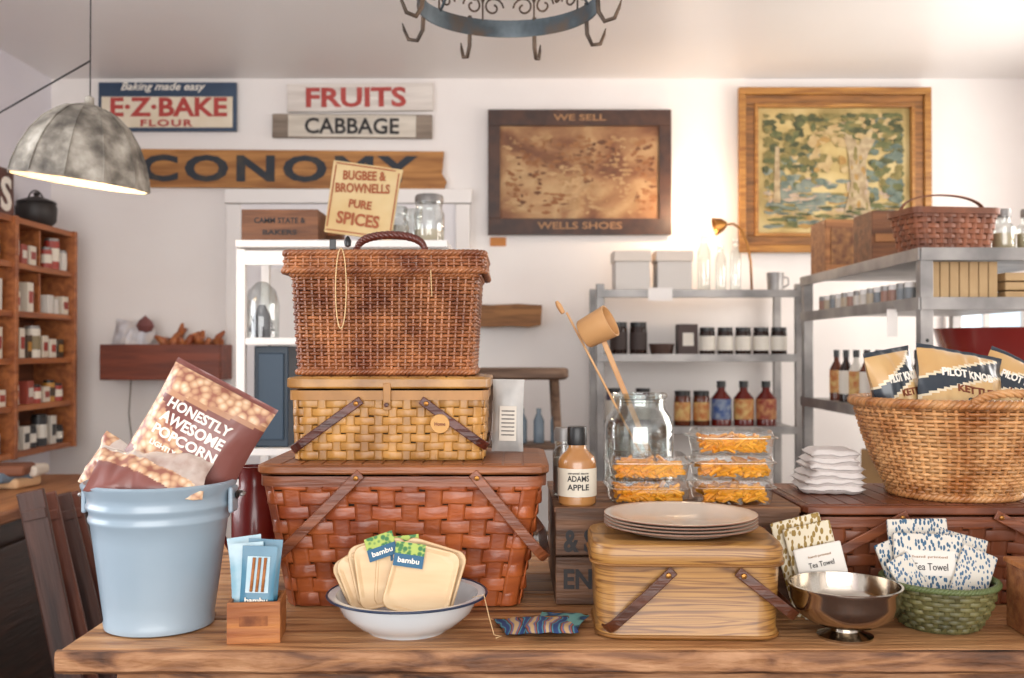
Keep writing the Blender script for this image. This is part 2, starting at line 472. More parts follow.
PMs = {'g1': pm('green1', '#4f5534', '#6c6c44'), 'g2': pm('green2', '#3b4029', '#55573a'), 'ol': pm('olive', '#6b6236', '#87794a'), 'gb': pm('grey_blue', '#6b746c', '#858a7a'),
       'tl': pm('teal', '#525f58', '#6f7a6c'), 'oc': pm('ochre', '#94713c', '#a98850'), 'tn': pm('tan', '#a88d60', '#b9a276'), 'tr': pm('trunk', '#8f7a5c', '#b3a07e'), 'pk': pm('pinkgrey', '#a08a78', '#b9a48c')}
ST = {k_: [] for k_ in PMs}; lay = [0]
def dab(cx, cz, rx, rz, ks):
    rx *= .8; rz *= .8
    cx = max(-.355+rx*1.3, min(.355-rx*1.3, cx)); cz = max(-.29+rz*1.3, min(.29-rz*1.3, cz))
    lay[0] += 1; ST[random.choice(ks)].append((blob(cx, cz, rx, rz, 10, .35), .001+.000012*lay[0]))
def many(n, x0, x1, z0, z1, rx, rz, ks):
    for i in range(n): dab(random.uniform(x0, x1), random.uniform(z0, z1), random.uniform(rx*.5, rx), random.uniform(rz*.5, rz), ks)
many(120, -.36, .36, -.3, -.1, .07, .018, ['oc', 'tn', 'ol', 'gb', 'pk', 'g1'])
many(60, -.3, .08, -.2, -.04, .06, .015, ['gb', 'tl', 'pk', 'gb'])
many(70, -.34, -.05, -.1, .08, .035, .03, ['tl', 'gb', 'ol', 'g1', 'tn'])
many(90, -.36, -.1, .0, .28, .035, .025, ['g1', 'g2', 'ol'])
many(100, .17, .36, -.15, .28, .04, .03, ['g1', 'g2', 'ol', 'tl'])
many(30, -.12, .06, .0, .2, .04, .03, ['tn', 'oc', 'tn', 'ol'])
lay[0] += 5; l0 = .001+.000012*lay[0]
ST['tr'].append(([(.05, -.22), (.19, -.22), (.165, -.08), (.16, .06), (.24, .22), (.19, .24), (.12, .12), (.08, .25), (.03, .24), (.075, .08), (.085, -.08)], l0))
ST['tr'].append(([(-.3, -.16), (-.265, -.16), (-.27, .12), (-.29, .12)], l0))
lay[0] += 5
many(26, .07, .17, -.2, .1, .014, .03, ['pk', 'tr', 'oc', 'ol'])
many(90, -.08, .34, .17, .29, .045, .02, ['g1', 'g2', 'ol', 'tn'])
many(40, -.3, .34, -.27, -.18, .05, .01, ['g2', 'g1', 'tl'])
for k_ in PMs: multi(g, 'brush_strokes', ST[k_], PMs[k_], .002)
c, w, h = rect(490, 237, 506, 246, 4.99)
g = G('paper_price_tag', c); g.box('card', (0, 0.007, 0), (w, .006, h), mat('tag_orange', '#c98446', .7), .001)

# ================================================================== CUBBY SHELF (left wall)
M_cub = wood('cubby_wood', '#8a4c2a', '#b9713f', 1, 'y', .5)
M_cub2 = wood('cubby_back', '#54301f', '#74432a', 1, 'y', .6)
g = G('wooden_cubby_shelf')
zs = [CAMZ+a*4.8 for a in (.115, .075, .032, -.01, -.052, -.093)]
ys = [3.06, 3.64, 4.22, 4.79]
g.box('back_panel', (-2.295, 3.925, (zs[0]+zs[-1])/2), (.02, 1.76, zs[0]-zs[-1]), M_cub2, 0)
for z in zs: g.box('shelf', (-2.2, 3.925, z), (.2, 1.76, .026), M_cub, .003)
for y in ys: g.box('divider', (-2.193, y, (zs[0]+zs[-1])/2), (.21, .028, zs[0]-zs[-1]+.03), M_cub, .003)
g.box('thin_divider', (-2.21, 4.51, (zs[0]+zs[2])/2), (.16, .012, zs[0]-zs[2]), M_cub, .002)
g = G('canned_goods_assortment')
cc = [('#9c3a30', '#ded2c0'), ('#d8d0c4', '#a04a3c'), ('#c08a3c', '#4a3a2c'), ('#d8d2ca', '#d8d2ca'), ('#a33a2e', '#e2d8c8'), ('#ded6c8', '#8a7a5a')]
for si in range(1, 6):
    for bi in range(3):
        y = ys[bi]+.06
        while y < ys[bi+1]-.05:
            r = random.choice((.026, .03, .034)); hh = random.choice((.07, .085, .1, .13))
            if (abs(y-4.51) < .04 and si < 3) or random.random() < .1: y += .05; continue
            a, b = random.choice(cc) if si != 5 else ('#2b2a2c', '#d8d2c8')
            z0 = zs[si]+.0135
            if random.random() < .45:
                g.box('packet', (-2.14, y, z0+hh/2), (r*1.6, r*1.7, hh), mat('can_'+b, b, .5), .002)
                g.box('packet_print', (-2.14+r*.8+.001, y, z0+hh*.5), (.001, r*1.2, hh*.4), mat('can_'+a, a, .4), 0)
            else:
                g.lathe('can', [(r, 0), (r, hh*.25), (r, hh)], mat('can_'+a, a, .4), c=(-2.14, y, z0), seg=18)
                g.lathe('label', [(r+.001, hh*.28), (r+.001, hh*.75)], mat('can_'+b, b, .5), c=(-2.14, y, z0), seg=18, cap=False)
                g.lathe('lid', [(r*.92, 0), (r*.92, .012)], black if si >= 4 else M_galv, c=(-2.14, y, z0+hh), seg=18)
            y += r*2+random.choice((.006, .012, .03))
g = G('wooden_letter_sign', (-2.2, 4.28, zs[0]+.014))
g.box('plate', (0, 0, .11), (.02, .22, .22), mat('letter_plate', '#4a2c22', .4, col2='#6b3a2c', ns=10), .003)
g.text('lettering', 'S', (.012, 0.04, .11), M_txt_white, w=.09, h=.15, rot=(0, 0, 90), bold=.03)
g = G('cast_iron_pot', (-2.2, 4.62, zs[0]+.014))
g.lathe('body', [(.06, 0), (.085, .03), (.09, .09), (.082, .11), (.075, .09), (0, .02)], mat('cast_iron', '#2a2422', .5), seg=24)
g.lathe('lid', [(.088, .112), (.08, .122), (.03, .14), (.01, .145), (.016, .16), (0, .165)], MC['cast_iron'], seg=24)
g.tube('bail', [(0, .085*cos(a), .1+.07*sin(a)) for a in [pi*q/14 for q in range(15)]], .004, MC['cast_iron'])

M_dark = wood('dark_walnut', '#1c110c', '#382117', 1, 'y', .4, .2)
g = G('dark_sideboard', (.02, 0, 0))
g.box('carcass', (-1.96, 3.3, .36), (.64, 1.5, .72), M_dark, .006)
g.box('top', (-1.95, 3.3, .745), (.70, 1.56, .04), wood('sideboard_top', '#7a4a2c', '#a9744a', 1, 'y', .45), .008)
for y in (2.8, 3.3, 3.8):
    g.box('door_panel', (-1.63, y, .36), (.02, .42, .58), M_dark, .01)
    g.lathe('knob', [(.006, 0), (.014, .012), (.012, .022), (0, .026)], M_brass, c=(-1.618, y+.15, .42), rot=(0, 90, 0), seg=12)
g = G('paper_bag_bundle', (-1.86, 3.72, .766))
for i in range(5):
    g.box('bag', (random.uniform(-.1, .1), random.uniform(-.12, .15), .02+.012*i), (.18, .14, .04), mat('parcel_%d' % i, ['#c9a27a', '#8f8a86', '#5d6a78', '#d8d0c4', '#7b4b34'][i], .7), .015, rot=(0, 0, random.uniform(-30, 30)), seg=4)
M_wr = wood('walnut_red', '#4a241a', '#70402e', 1, 'z', .4); M_wd = wood('walnut_deep', '#2c1813', '#4d2c20', 1, 'z', .45)
for i, (u, v, d_, hgt, wd, ma) in enumerate(((48, 486, 3.0, .86, .075, M_wd), (66, 484, 3.12, .84, .06, M_wr), (82, 490, 3.25, .82, .07, M_wd), (96, 486, 3.38, .81, .05, M_wr))):
    pt = P(u, v, d_)
    g = G('leaning_wood_plank', (pt.x+.13, d_, .0), (0, -11-i, 15))
    g.box('board', (0, 0, hgt/2+.01), (wd, .022, hgt), ma, .004)
    g.box('end_cleat', (0, -.013, hgt-.06), (wd-.01, .006, .03), ma, .002)

g = G('wall_mounted_wooden_box', P(168, 362, 4.87))
Mrb = wood('red_box_wood', '#5f2a1c', '#854028', 1, 'x', .5)
g.box('front', (0, -.11, 0), (.57, .015, .17), Mrb, .003); g.box('backb', (0, .11, 0.0), (.57, .015, .17), Mrb, .003)
for x in (-.28, .28): g.box('side', (x, 0, 0), (.015, .20, .17), Mrb, .003)
g.box('bottom', (0, 0, -.08), (.55, .20, .012), Mrb, .002)
g.box('inner_fill', (0, 0, 0), (.54, .2, .12), mat('straw', '#8a6238', .8), 0)
Mo = mat('carved_orange', '#8c4426', .5, col2='#bb7544', ns=20)
for i in range(16):
    x = random.uniform(0, .25); a = random.uniform(-60, 60); hh_ = random.uniform(.08, .16)
    g.tube('carved_stick', [(x+.08*t*sin(radians(a)), random.uniform(-.06, .06), .06+hh_*t-.03*t*t) for t in (0, .3, .6, 1)], [.016, .022, .018, .008], Mo)
g.pillow('cloth_bundle', .2, .17, .12, mat('cloth_pale', '#bfc4d2', .8, col2='#d9cfc8', ns=12), T=Matrix.Translation((-.17, 0, .11)) @ Matrix.Rotation(.2, 4, 'Y'), wr=.02)
g.lathe('onion', [(0.0, 0), (.03, .01), (.042, .035), (.03, .06), (.006, .08), (0, .09)], mat('onion', '#7a4a48', .5), c=(-.1, -.03, .14), seg=18)
g.tube('hanging_twine', [(-.16, -.05, -.085), (-.17, -.05, -.25), (-.15, -.05, -.42)], .004, mat('grey_twine', '#8a8078', .8))
g.lathe('hanging_weight', [(0, 0), (.014, .01), (.018, .05), (.01, .08), (0, .085)], M_galv, c=(-.15, -.05, -.5), seg=14)

g = G('live_edge_plank_shelf', P(508, 316, 4.9))
g.poly('plank', [(-.17, -.05), (-.1, -.055), (0, -.05), (.1, -.055), (.16, -.045), (.165, .05), (.05, .056), (-.08, .05), (-.165, .055)], wood('bark_plank', '#6b4528', '#9c6c3f', 1.5, 'x', .7), .16, .08)
g = G('rustic_stool', (P(522, 0, 4.1).x, 4.1, 0))
Ms = wood('stool_wood', '#5e4636', '#8d705a', 1, 'x', .6)
zt = P(0, 368, 4.1).z
g.loft('seat', [(.17, .13, .04, zt-.045), (.185, .145, .05, zt-.035), (.185, .145, .05, zt-.006), (.18, .14, .05, zt)], Ms)
for sx in (-1, 1):
    for sy in (-1, 1):
        g.tube('leg', [(sx*.13, sy*.09, zt-.03), (sx*.19, sy*.13, 0)], [.017, .014], Ms)
g.box('lower_shelf', (0, 0, .88), (.29, .2, .02), Ms, .004)
for sy in (-1, 1): g.tube('stretcher', [(-.17, sy*.112, .5), (.17, sy*.112, .5)], .01, Ms)
g = G('glass_bottle_group', (P(535, 0, 3.9).x, 4.1, .891))
for i in range(4): g.lathe('bottle', [(.022, 0), (.022, .09), (.01, .12), (.01, .14)], mat('bluegrey_glass', '#6f7f8c', .2), c=(-.12+.07*i, 0, 0), seg=14)

# ================================================================== WHITE HUTCH
d = 3.45
g = G('white_display_shelf')
x0 = P(238, 0, d).x; x1 = P(448, 0, d).x; zt = P(0, 241, d).z
for x in (x0+.015, x1-.015):
    for y in (3.44, 3.78): g.box('post', (x, y, zt/2-.015), (.03, .03, zt-.03), white, .002)
for z in (zt-.012, 1.30, .92, .45, .12): g.box('shelf', ((x0+x1)/2, 3.61, z), (x1-x0-(0 if z > 1.5 else .062), .39 if z > 1.5 else .37, .024), white, .002)
g.box('apron', ((x0+x1)/2, 3.43, zt-.06), (x1-x0-.06, .012, .05), white, .002)
g = G('dark_blue_cabinet', (P(280, 0, 3.6).x, 3.6, .933))
g.box('body', (0, 0, .176), (.12, .26, .35), mat('navy_paint', '#1c3040', .4), .004)
g.box('door_panel', (0, -.132, .176), (.09, .01, .3), mat('navy_paint2', '#223a4e', .4), .003)
g = G('glass_cloche', (P(262, 0, 3.6).x, 3.6, 1.313))
g.lathe('dome', [(.06, 0), (.062, .12), (.05, .17), (.02, .2), (0, .205)], glass, seg=24)
g.lathe('grey_object', [(.03, .001), (.045, .03), (.03, .08), (.01, .12), (0, .12)], mat('grey_felt', '#5a5a60', .8), seg=16)
g = G('wooden_shipping_box', P(285, 223, 3.6))
Mb = wood('box_brown', '#5c3822', '#855535', 1.3, 'x', .6)
hh = .118; g.e.location.z = zt+hh/2+.001
g.box('front', (0, -.08, 0), (.27, .012, hh), Mb, .002); g.box('rear', (0, .08, 0), (.27, .012, hh), Mb, .002)
for x in (-.128, .128): g.box('end', (x, 0, 0), (.012, .146, hh), Mb, .002)
g.box('base', (0, 0, -hh/2+.006), (.24, .146, .01), Mb, .001)
g.text('stencil_top', 'CAMM STATE &', (0, -.087, .02), M_txt_black, w=.18, h=.02); g.text('stencil_low', 'BAKERS', (0, -.087, -.022), M_txt_black, w=.12, h=.018)
g = G('wooden_shipping_box', P(322, 0, 3.72)); g.e.location.z = zt+.061
g.box('body', (.02, .0, 0), (.12, .06, .12), Mb, .004); g.box('slat', (.02, -.033, .0), (.11, .006, .03), M_cub, .002)
g = G('spice_advert_sign', P(361, 204, 3.5), (-3, 8, 0)); g.e.location.z = zt+.15
Msp = mat('spice_sign_cream', '#d6bf90', .6, col2='#c9aa74', ns=5)
g.poly('board', [(-.11, -.13), (.125, -.13), (.125, .075), (.13, .125), (-.115, .125)], Msp, .012, .006)
M_or = mat('ink_orange', '#9c5028', .6)
for i, (t, w_, z_, h_) in enumerate((('BUGBEE &', .15, .085, .034), ('BROWNELLS', .19, .04, .034), ('PURE', .08, -.018, .03), ('SPICES', .15, -.072, .045))):
    g.text('line_%d' % i, t, (0.0, -.008, z_), M_or, w=w_, h=h_, bold=.03, rot=(0, -6 if i < 2 else 0, 0))
for cc_, ss in (((0, -.007, .117), (.21, .004, .004)), ((0, -.007, -.12), (.21, .004, .004)), ((-.104, -.007, 0), (.004, .004, .22)), ((.118, -.007, 0), (.004, .004, .22))):
    g.box('edge_line', cc_, ss, M_or, 0)
def glass_jar(name, c, r, h, neck=.7, lid=None, fill=None, fm=None):
    g = G(name, c)
    g.lathe('glass', [(r*.9, 0), (r, .01), (r, h*.72), (r*neck, h*.84), (r*neck, h*.94), (r*neck*1.08, h*.95), (r*neck*1.08, h)], glass, seg=28, cap=False)
    g.lathe('base_glass', [(0, .001), (r*.9, .002)], glass, seg=28, cap=False)
    if lid: g.lathe('lid', [(r*neck*1.1, h), (r*neck*1.1, h+.02), (r*neck, h+.026), (0, h+.026)], lid, seg=24)
    if fill: g.lathe('contents', [(r*.86, .006), (r*.95, .012), (r*.95, h*fill), (0, h*fill)], fm, seg=24)
    return g
glass_jar('glass_canister', (P(397, 0, 3.6).x, 3.58, zt+.001), .045, .11, .8, lid=glass, fill=.6, fm=mat('grey_powder', '#a8a29a', .8))
glass_jar('glass_canister', (P(429, 0, 3.6).x, 3.6, zt+.001), .055, .155, .85, lid=M_galv, fill=.35, fm=mat('beige_powder', '#c9b9a0', .8))
glass_jar('glass_canister', (P(413, 0, 3.72).x, 3.72, zt+.001), .04, .12, .85, lid=glass)

# ================================================================== METAL SHELVING (back)
d = 4.55
g = G('galvanised_shelving_unit')
x0 = P(600, 0, d).x; x1 = P(799, 0, d).x
zsh = [P(0, v, d).z for v in (292, 356, 428)]+[.55, .15]
for x in (x0, x1):
    for y in (4.55, 4.93):
        g.box('upright', (x, y, .785), (.035, .035, 1.57), M_galv, .002)
for z in zsh:
    g.box('shelf', ((x0+x1)/2, 4.74, z), (x1-x0-.04, .40, .012), M_galv, .001)
    g.box('shelf_lip', ((x0+x1)/2, 4.528, z-.008), (x1-x0+.03, .008, .035), M_galv, .001)
def row(name, n, x0, x1, y, z, fn):
    g = G(name, (0, 0, 0))
    for i in range(n):
        fn(g, Vector((x0+(x1-x0)*(i/(n-1) if n > 1 else 0), y, z)), i)
def jar_fn(r, h, body, lid, label=None, neck=False):
    def f(g, c, i):
        if neck: g.lathe('body', [(r, 0), (r, h*.62), (r*.4, h*.78), (r*.38, h*.9)], body, c=c, seg=20)
        else: g.lathe('body', [(r*.95, 0), (r, .004), (r, h*.8), (r*.88, h*.88)], body, c=c, seg=20)
        g.lathe('cap', [(r*(.45 if neck else .95), h*.86), (r*(.45 if neck else .95), h), (0, h)], lid, c=c, seg=20)
        if label:
            lb = label[i % len(label)] if isinstance(label, list) else label
            g.lathe('label', [(r+.001, h*.15), (r+.001, h*(.6 if neck else .68))], lb, c=c, seg=20, cap=False)
    return f
def px(u, d): return (u-512)*d/1000
amber = mat('amber_jam', '#5c2a16', .15); dkj = mat('dark_jar', '#2c1a14', .15); ketchup = mat('red_sauce', '#641a12', .15)
lblw = mat('label_white', '#ded7cb', .6); lblb = mat('label_blue', '#33508a', .6, col2='#8a96a8', ns=40); lblo = mat('label_orange', '#b56a34', .6, col2='#d0b070', ns=40); lblr = mat('label_red', '#8a2f24', .6, col2='#c08a5a', ns=40)
z1, z2, z3 = [z+.0065 for z in zsh[:3]]
row('jam_jar_row', 5, px(708, 4.6), px(780, 4.6), 4.62, z2, jar_fn(.036, .125, dkj, black, lblw))
row('coffee_tin_row', 2, px(620, 4.6), px(640, 4.6), 4.66, z2, jar_fn(.04, .15, dkj, black, mat('label_dark', '#3a2c28', .6)))
g = G('tea_box', (px(688, 4.62), 4.66, z2)); g.box('carton', (0, 0, .07), (.09, .09, .14), mat('box_darkbrown', '#4a3a36', .6), .002); g.box('label', (0, -.046, .07), (.05, .002, .06), lblw, 0)
g = G('small_dark_cup', (px(663, 4.62), 4.66, z2)); g.lathe('cup', [(.05, 0), (.06, .05), (.055, .05), (.045, .008), (0, .008)], mat('espresso', '#4a3228', .5), seg=20)
row('chutney_jar_row', 2, px(683, 4.6), px(702, 4.6), 4.62, z3, jar_fn(.038, .16, amber, black, lblo))
row('hot_sauce_bottle_row', 3, px(722, 4.6), px(767, 4.6), 4.62, z3, jar_fn(.046, .205, ketchup, black, [lblb, lblo, lblr], True))
row('syrup_bottle_row', 2, px(615, 4.6), px(645, 4.6), 4.68, z3, jar_fn(.035, .17, mat('grape', '#4a4258', .3), black, lblw))
M_iv = mat('box_ivory', '#ddd2c7', .6); M_iv2 = mat('box_grey_white', '#d5cfc9', .6)
for u in (632, 674):
    g = G('white_gift_box', (px(u, 4.65), 4.7, z1)); g.box('carton', (0, 0, .07), (.16, .16, .14), M_iv2, .004); g.box('lid', (0, 0, .165), (.172, .172, .05), M_iv, .003)
for u, r_, h_ in ((706, .03, .27), (723, .026, .22), (738, .026, .25)):
    glass_jar('glass_vase', (px(u, 4.65), 4.7, z1), r_, h_, .5)
g = G('metal_tin_cup', (px(776, 4.65), 4.66, z1)); g.lathe('cup', [(.035, 0), (.04, .09), (.037, .09), (.032, .004), (0, .004)], M_galv, seg=20); g.tube('handle', [(.038, 0, .07), (.06, 0, .065), (.062, 0, .035), (.036, 0, .02)], .004, M_galv)
g = G('shelf_price_card', P(661, 294, 4.5)); g.box('card', (0, 0.02, 0), (.11, .003, .06), white, 0)
g = G('wooden_storage_box', (px(640, 4.7), 4.74, .557)); g.box('basket', (0, 0, .1), (.3, .25, .2), wood('tray_wood', '#8a6a4a', '#b08d66', 1), .01)
g.box('plinth', (0, 0, .205), (.31, .26, .01), MC['tray_wood'], .003)
g = G('brass_gooseneck_lamp', (px(756, 4.72), 4.80, z1))
g.lathe('base', [(.035, 0), (.035, .012), (.012, .02), (0, .022)], M_brass, seg=24)
g.tube('neck', [(0, 0, .02), (-.005, 0, .15), (-.02, 0, .24), (-.05, 0, .31), (-.09, -.01, .335), (-.13, -.02, .33)], .006, M_brass)
g.lathe('shade', [(.012, 0), (.03, .02), (.045, .06), (.042, .06), (.026, .022), (.01, .003)], M_brass, c=(-.125, -.02, .335), rot=(0, -105, 0), seg=24, cap=False)
g.lathe('bulb', [(0, .05), (.018, .04), (.02, .03), (.01, .015), (.008, 0)], mat('bulb_glow', '#ffd9a0', .4, emis=8), c=(-.125, -.02, .335), rot=(0, -105, 0), seg=16)
bl = bpy.data.lights.new('bulb', 'POINT'); bl.energy = 6; bl.color = (1, .68, .42); bl.shadow_soft_size = .03
bo = bpy.data.objects.new('lamp_bulb_light', bl); COL.objects.link(bo); bo.location = P(690, 208, 4.78)

# ================================================================== METAL SHELVING (right)
g = G('galvanised_shelving_unit')
X0, X1, Y0, Y1 = 1.30, 1.95, 3.15, 4.4
zr = [1.585, 1.43, 1.06, .6, .15]
for x in (X0, X1):
    for y in (Y0, Y1):
        g.box('upright', (x, y, .79), (.04, .04, 1.58), M_galv, .002)
for z in zr:
    g.box('shelf', ((X0+X1)/2, (Y0+Y1)/2, z-.006), (X1-X0, Y1-Y0, .012), M_galv, .001)
    g.box('lip_end', ((X0+X1)/2, Y0-.024, z-.014), (X1-X0+.04, .006, .04), M_galv, .001)
    g.box('lip_side', (X0-.024, (Y0+Y1)/2, z-.014), (.006, Y1-Y0+.04, .04), M_galv, .001)
for i in range(12):
    g.lathe('bolt_hole', [(.006, 0), (0, .001)], black, c=(X0, Y0-.0205, .2+i*.11), rot=(90, 0, 0), seg=8)
Mab = wood('advert_box', '#7a4c2a', '#a57042', 1.3, 'x', .6)
g = G('wooden_advert_box', (1.385, 4.2, 1.5865))
g.box('body', (0, 0, .11), (.2, .2, .22), Mab, .004); g.box('print', (0, -.102, .11), (.15, .003, .15), mat('print_brown', '#5c3420', .6, col2='#95683c', ns=30), 0)
g = G('wooden_advert_box', (1.385, 3.72, 1.5865)); g.box('body', (0, 0, .095), (.16, .2, .19), Mb, .004); g.box('batten', (0, -.103, .09), (.14, .006, .03), Mab, .002)
Mwb = mat('splint_walnut', '#66361f', .5, col2='#8c5030', ns=12, isl=.25)
g = G('handled_splint_basket', (1.415, 3.28, 1.5865), (0, 0, 8))
weave(g, 'weave', .004, .125, (.125, .08), (.145, .09), .03, 7, 30, Mwb, th=.003, amp=.0028, sw=.014, inner=mat('dark_inner', '#2c1a12', .8))
g.loft('rim', [(.147, .092, .03, .12), (.153, .098, .03, .12), (.153, .098, .03, .14), (.147, .092, .03, .14)], Mwb, capb=False, capt=False)
g.loft('lid', [(.145, .09, .03, .13), (.145, .09, .03, .1395)], Mwb)
g.ribbon('handle', [(.15*cos(a), 0, .11+.082*sin(a)**.6) for a in [pi*q/20 for q in range(21)]], (0, 1, 0), .018, .004, Mwb)
for u in (1001, 1026):
    glass_jar('lidded_glass_jar', (P(u, 0, 3.3).x, 3.28, 1.586), .036, .12, .6, lid=M_galv, fill=.55, fm=mat('jar_tan', '#c4b08e', .7))
g = G('spice_jar_assortment', (0, 0, 0))
cols = ['#c9bfb0', '#b9a890', '#9c7464', '#cfc6bc', '#7c8084']
for j in range(2):
    for i in range(14):
        y = 3.36+i*.072; cN = random.choice(cols)
        g.lathe('jar', [(.02, 0), (.02, .05)], mat('sp_'+cN, cN, .4), c=(1.34+j*.055, y, 1.4305), seg=14)
        g.lathe('cap', [(.019, .05), (.019, .068), (0, .068)], [white, M_galv][i % 2], c=(1.34+j*.055, y, 1.4305), seg=14)
g = G('kraft_card_box_row', (0, 0, 0))
Mk = mat('kraft_tan', '#b59468', .6, col2='#c4a478', ns=10)
for i in range(7): g.box('card_box', (1.355+i*.031, 3.25, 1.4305+.062), (.028, .1, .122), Mk, .002)
g = G('wooden_tray_stack', (0, 0, 0))
for i in range(3): g.box('tray', (1.66, 3.26, 1.445+i*.03), (.16, .12, .026), Mk, .003)
g = G('oil_bottle_row', (0, 0, 0))
for i in range(8):
    jar_fn(.028, .21, [dkj, amber, lblw][i % 3], black, [lblw, lblo][i % 2], True)(g, (1.36, 3.35+i*.12, 1.0605), i)
g = G('red_mixing_bowl', (1.72, 3.5, 1.0605))
g.lathe('bowl', [(.08, 0), (.09, .005), (.18, .12), (.225, .27), (.235, .285), (.22, .27), (.17, .12), (0, .02)], mat('red_enamel', '#7c2420', .25, coat=.5), seg=40)
g = G('hanging_price_tag', (1.255, 3.3, 1.36)); g.box('card', (0, 0, 0), (.003, .05, .09), white, .001, rot=(0, 0, -60)); g.tube('string', [(0, 0, .045), (0.003, 0, .055)], .001, M_galv)
g = G('cardboard_carton', (1.6, 3.7, .601)); g.box('body', (0, 0, .14), (.45, .5, .28), mat('cardboard', '#b08a5c', .7), .004); g.box('tape', (0, 0, .281), (.05, .5, .001), Mk, 0)
g = G('cardboard_carton', (1.55, 3.6, .151)); g.box('body', (0, 0, .16), (.4, .5, .32), MC['cardboard'], .004); g.box('tape', (0, 0, .321), (.05, .5, .001), Mk, 0)

# ================================================================== PENDANT LAMP
M_zinc = mat('weathered_zinc', '#6b655d', .75, .0, ns=14, bump=.4, bs=30, detail=12, ramp=[(.32, '#453f39'), (.46, '#6f685f'), (.56, '#918a7f'), (.7, '#b3aca1')])
LP = Vector((px(79, 3.0), 3.0, 1.775))
g = G('zinc_pendant_lamp', LP, (4, 7, 12))
prof = [(.2, 0), (.195, .03), (.180, .08), (.156, .13), (.124, .175), (.088, .205), (.062, .22), (.04, .222)]
g.lathe('dome_outer', prof, M_zinc, seg=12, smooth=False, cap=False)
g.lathe('dome_inner', [(a-.004, b-.003) for a, b in prof], mat('lamp_inner', '#e8d8bc', .5), seg=12, smooth=False, cap=False)
for i in range(12):
    a = 2*pi*i/12
    g.tube('seam', [((r_+.001)*cos(a), (r_+.001)*sin(a), z_) for r_, z_ in prof], .0022, M_zinc, cs=6)
g.tube('rim', [(.2*cos(2*pi*i/12), .2*sin(2*pi*i/12), 0) for i in range(12)], .004, M_zinc, closed=True)
g.lathe('cap', [(.045, .219), (.04, .228), (.015, .235), (.012, .255), (0, .26)], M_zinc, seg=20)
g.lathe('bulb', [(0, .03), (.02, .035), (.03, .06), (.025, .085), (.013, .11), (.013, .16)], MC['bulb_glow'], seg=20)
g = G('pendant_lamp_cord')
top = LP+Vector((.03, 0, .255))
g.tube('cord', [top, top+Vector((0, 0, .08)), Vector((top.x, top.y, ZC-.001))], .0022, M_txt_black)
g.lathe('ceiling_rose', [(.045, 0), (.04, -.02), (.01, -.03), (0, -.03)], M_galv, c=(top.x, top.y, ZC), seg=20)
g.tube('stay_wire', [top+Vector((0, 0, .11)), top+Vector((-.4, .15, -.04)), Vector((XL, 3.4, 1.93))], .003, M_txt_black)
bl = bpy.data.lights.new('bulb', 'POINT'); bl.energy = 4; bl.color = (1, .8, .55); bl.shadow_soft_size = .04
bo = bpy.data.objects.new('pendant_bulb_light', bl); COL.objects.link(bo); bo.location = LP+Vector((0, 0, .02))

# ================================================================== POT RACK
M_iron = mat('blued_iron', '#3f474d', .5, .3, ns=7, bump=.15, detail=8, ramp=[(.35, '#5f5044'), (.45, '#4a545a'), (.6, '#6d7980'), (.75, '#8a9298')])
M_rusti = mat('rusty_iron', '#40362f', .55, .4, '#6a5646', 14)
cx, cy, rz, R = px(508, 2.6), 2.62, 2.19, .235
g = G('hanging_pot_rack', (cx, cy, rz))
g.lathe('ring_band', [(R, -.024), (R+.004, -.024), (R+.004, .024), (R, .024), (R, -.024)], M_iron, seg=64, cap=False)
for k_ in range(8):
    a = 2*pi*(k_+.5)/8+.08
    ca, sa = cos(a), sin(a)
    pr = [(R+.006, .03), (R+.006, -.02), (R+.008, -.055), (R+.024, -.082), (R+.05, -.076), (R+.062, -.05), (R+.068, -.03)]
    g.tube('hook', [(r_*ca, r_*sa, z_) for r_, z_ in pr], [.006, .006, .006, .006, .0055, .0045, .0015], M_rusti)
for k_ in range(10):
    a = 2*pi*k_/10
    for s_ in (1, -1):
        pts = []
        for q in range(18):
            t = q/17; rad = .03*(1-t*.75); th_ = t*2.4*pi
            pts.append((a+s_*(.06/R*.5+rad*cos(th_)/R), .060+rad*sin(th_)))
        g.tube('scroll', [((R+.002)*cos(b), (R+.002)*sin(b), z_) for b, z_ in pts], .003, M_rusti, cs=6)
    g.tube('upright_spear', [((R+.002)*cos(a), (R+.002)*sin(a), z_) for z_ in (.02, .07, .085, .11)], [.003, .003, .008, .001], M_rusti, cs=6)
for a in (.4, .4+2*pi/3, .4+4*pi/3):
    g.tube('hanger_rod', [(R*cos(a), R*sin(a), .02), (R*.55*cos(a), R*.55*sin(a), .2), (0, 0, .33)], .004, M_iron)
g.tube('hanger_stem', [(0, 0, .33), (0, 0, ZC-rz)], .006, M_iron)
g.lathe('ceiling_plate', [(.04, 0), (.035, -.015), (0, -.02)], M_iron, c=(0, 0, ZC-rz), seg=20)

# ================================================================== TABLE
g = G('rustic_wooden_table')
TY0, TY1, TX0, TX1 = 1.575, 2.46, -.712, 1.5
ny = 5; pw = (TY1-TY0)/ny
for i in range(ny):
    g.box('plank_%d' % i, ((TX0+TX1)/2+random.uniform(-.004, .004), TY0+pw*(i+.5), TT-.02), (TX1-TX0, pw-.002, .04), M_table, .004, seg=3)
V = []; F = []; nE = 160
for i in range(nE+1):
    x = TX0-.003+(TX1-TX0+.006)*i/nE
    n1 = noise.noise(Vector((x*9, 0, 0)))*.0025+noise.noise(Vector((x*40, 3, 0)))*.0015; n2 = noise.noise(Vector((x*12, 7, 0)))*.003+noise.noise(Vector((x*45, 9, 0)))*.0015
    V += [(x, TY0+.002, TT-.001), (x, TY0-.006-n1, TT-.003), (x, TY0-.008-n1, TT-.012), (x, TY0-.007+n2, TT-.032), (x, TY0+.002, TT-.039+n2*.4)]
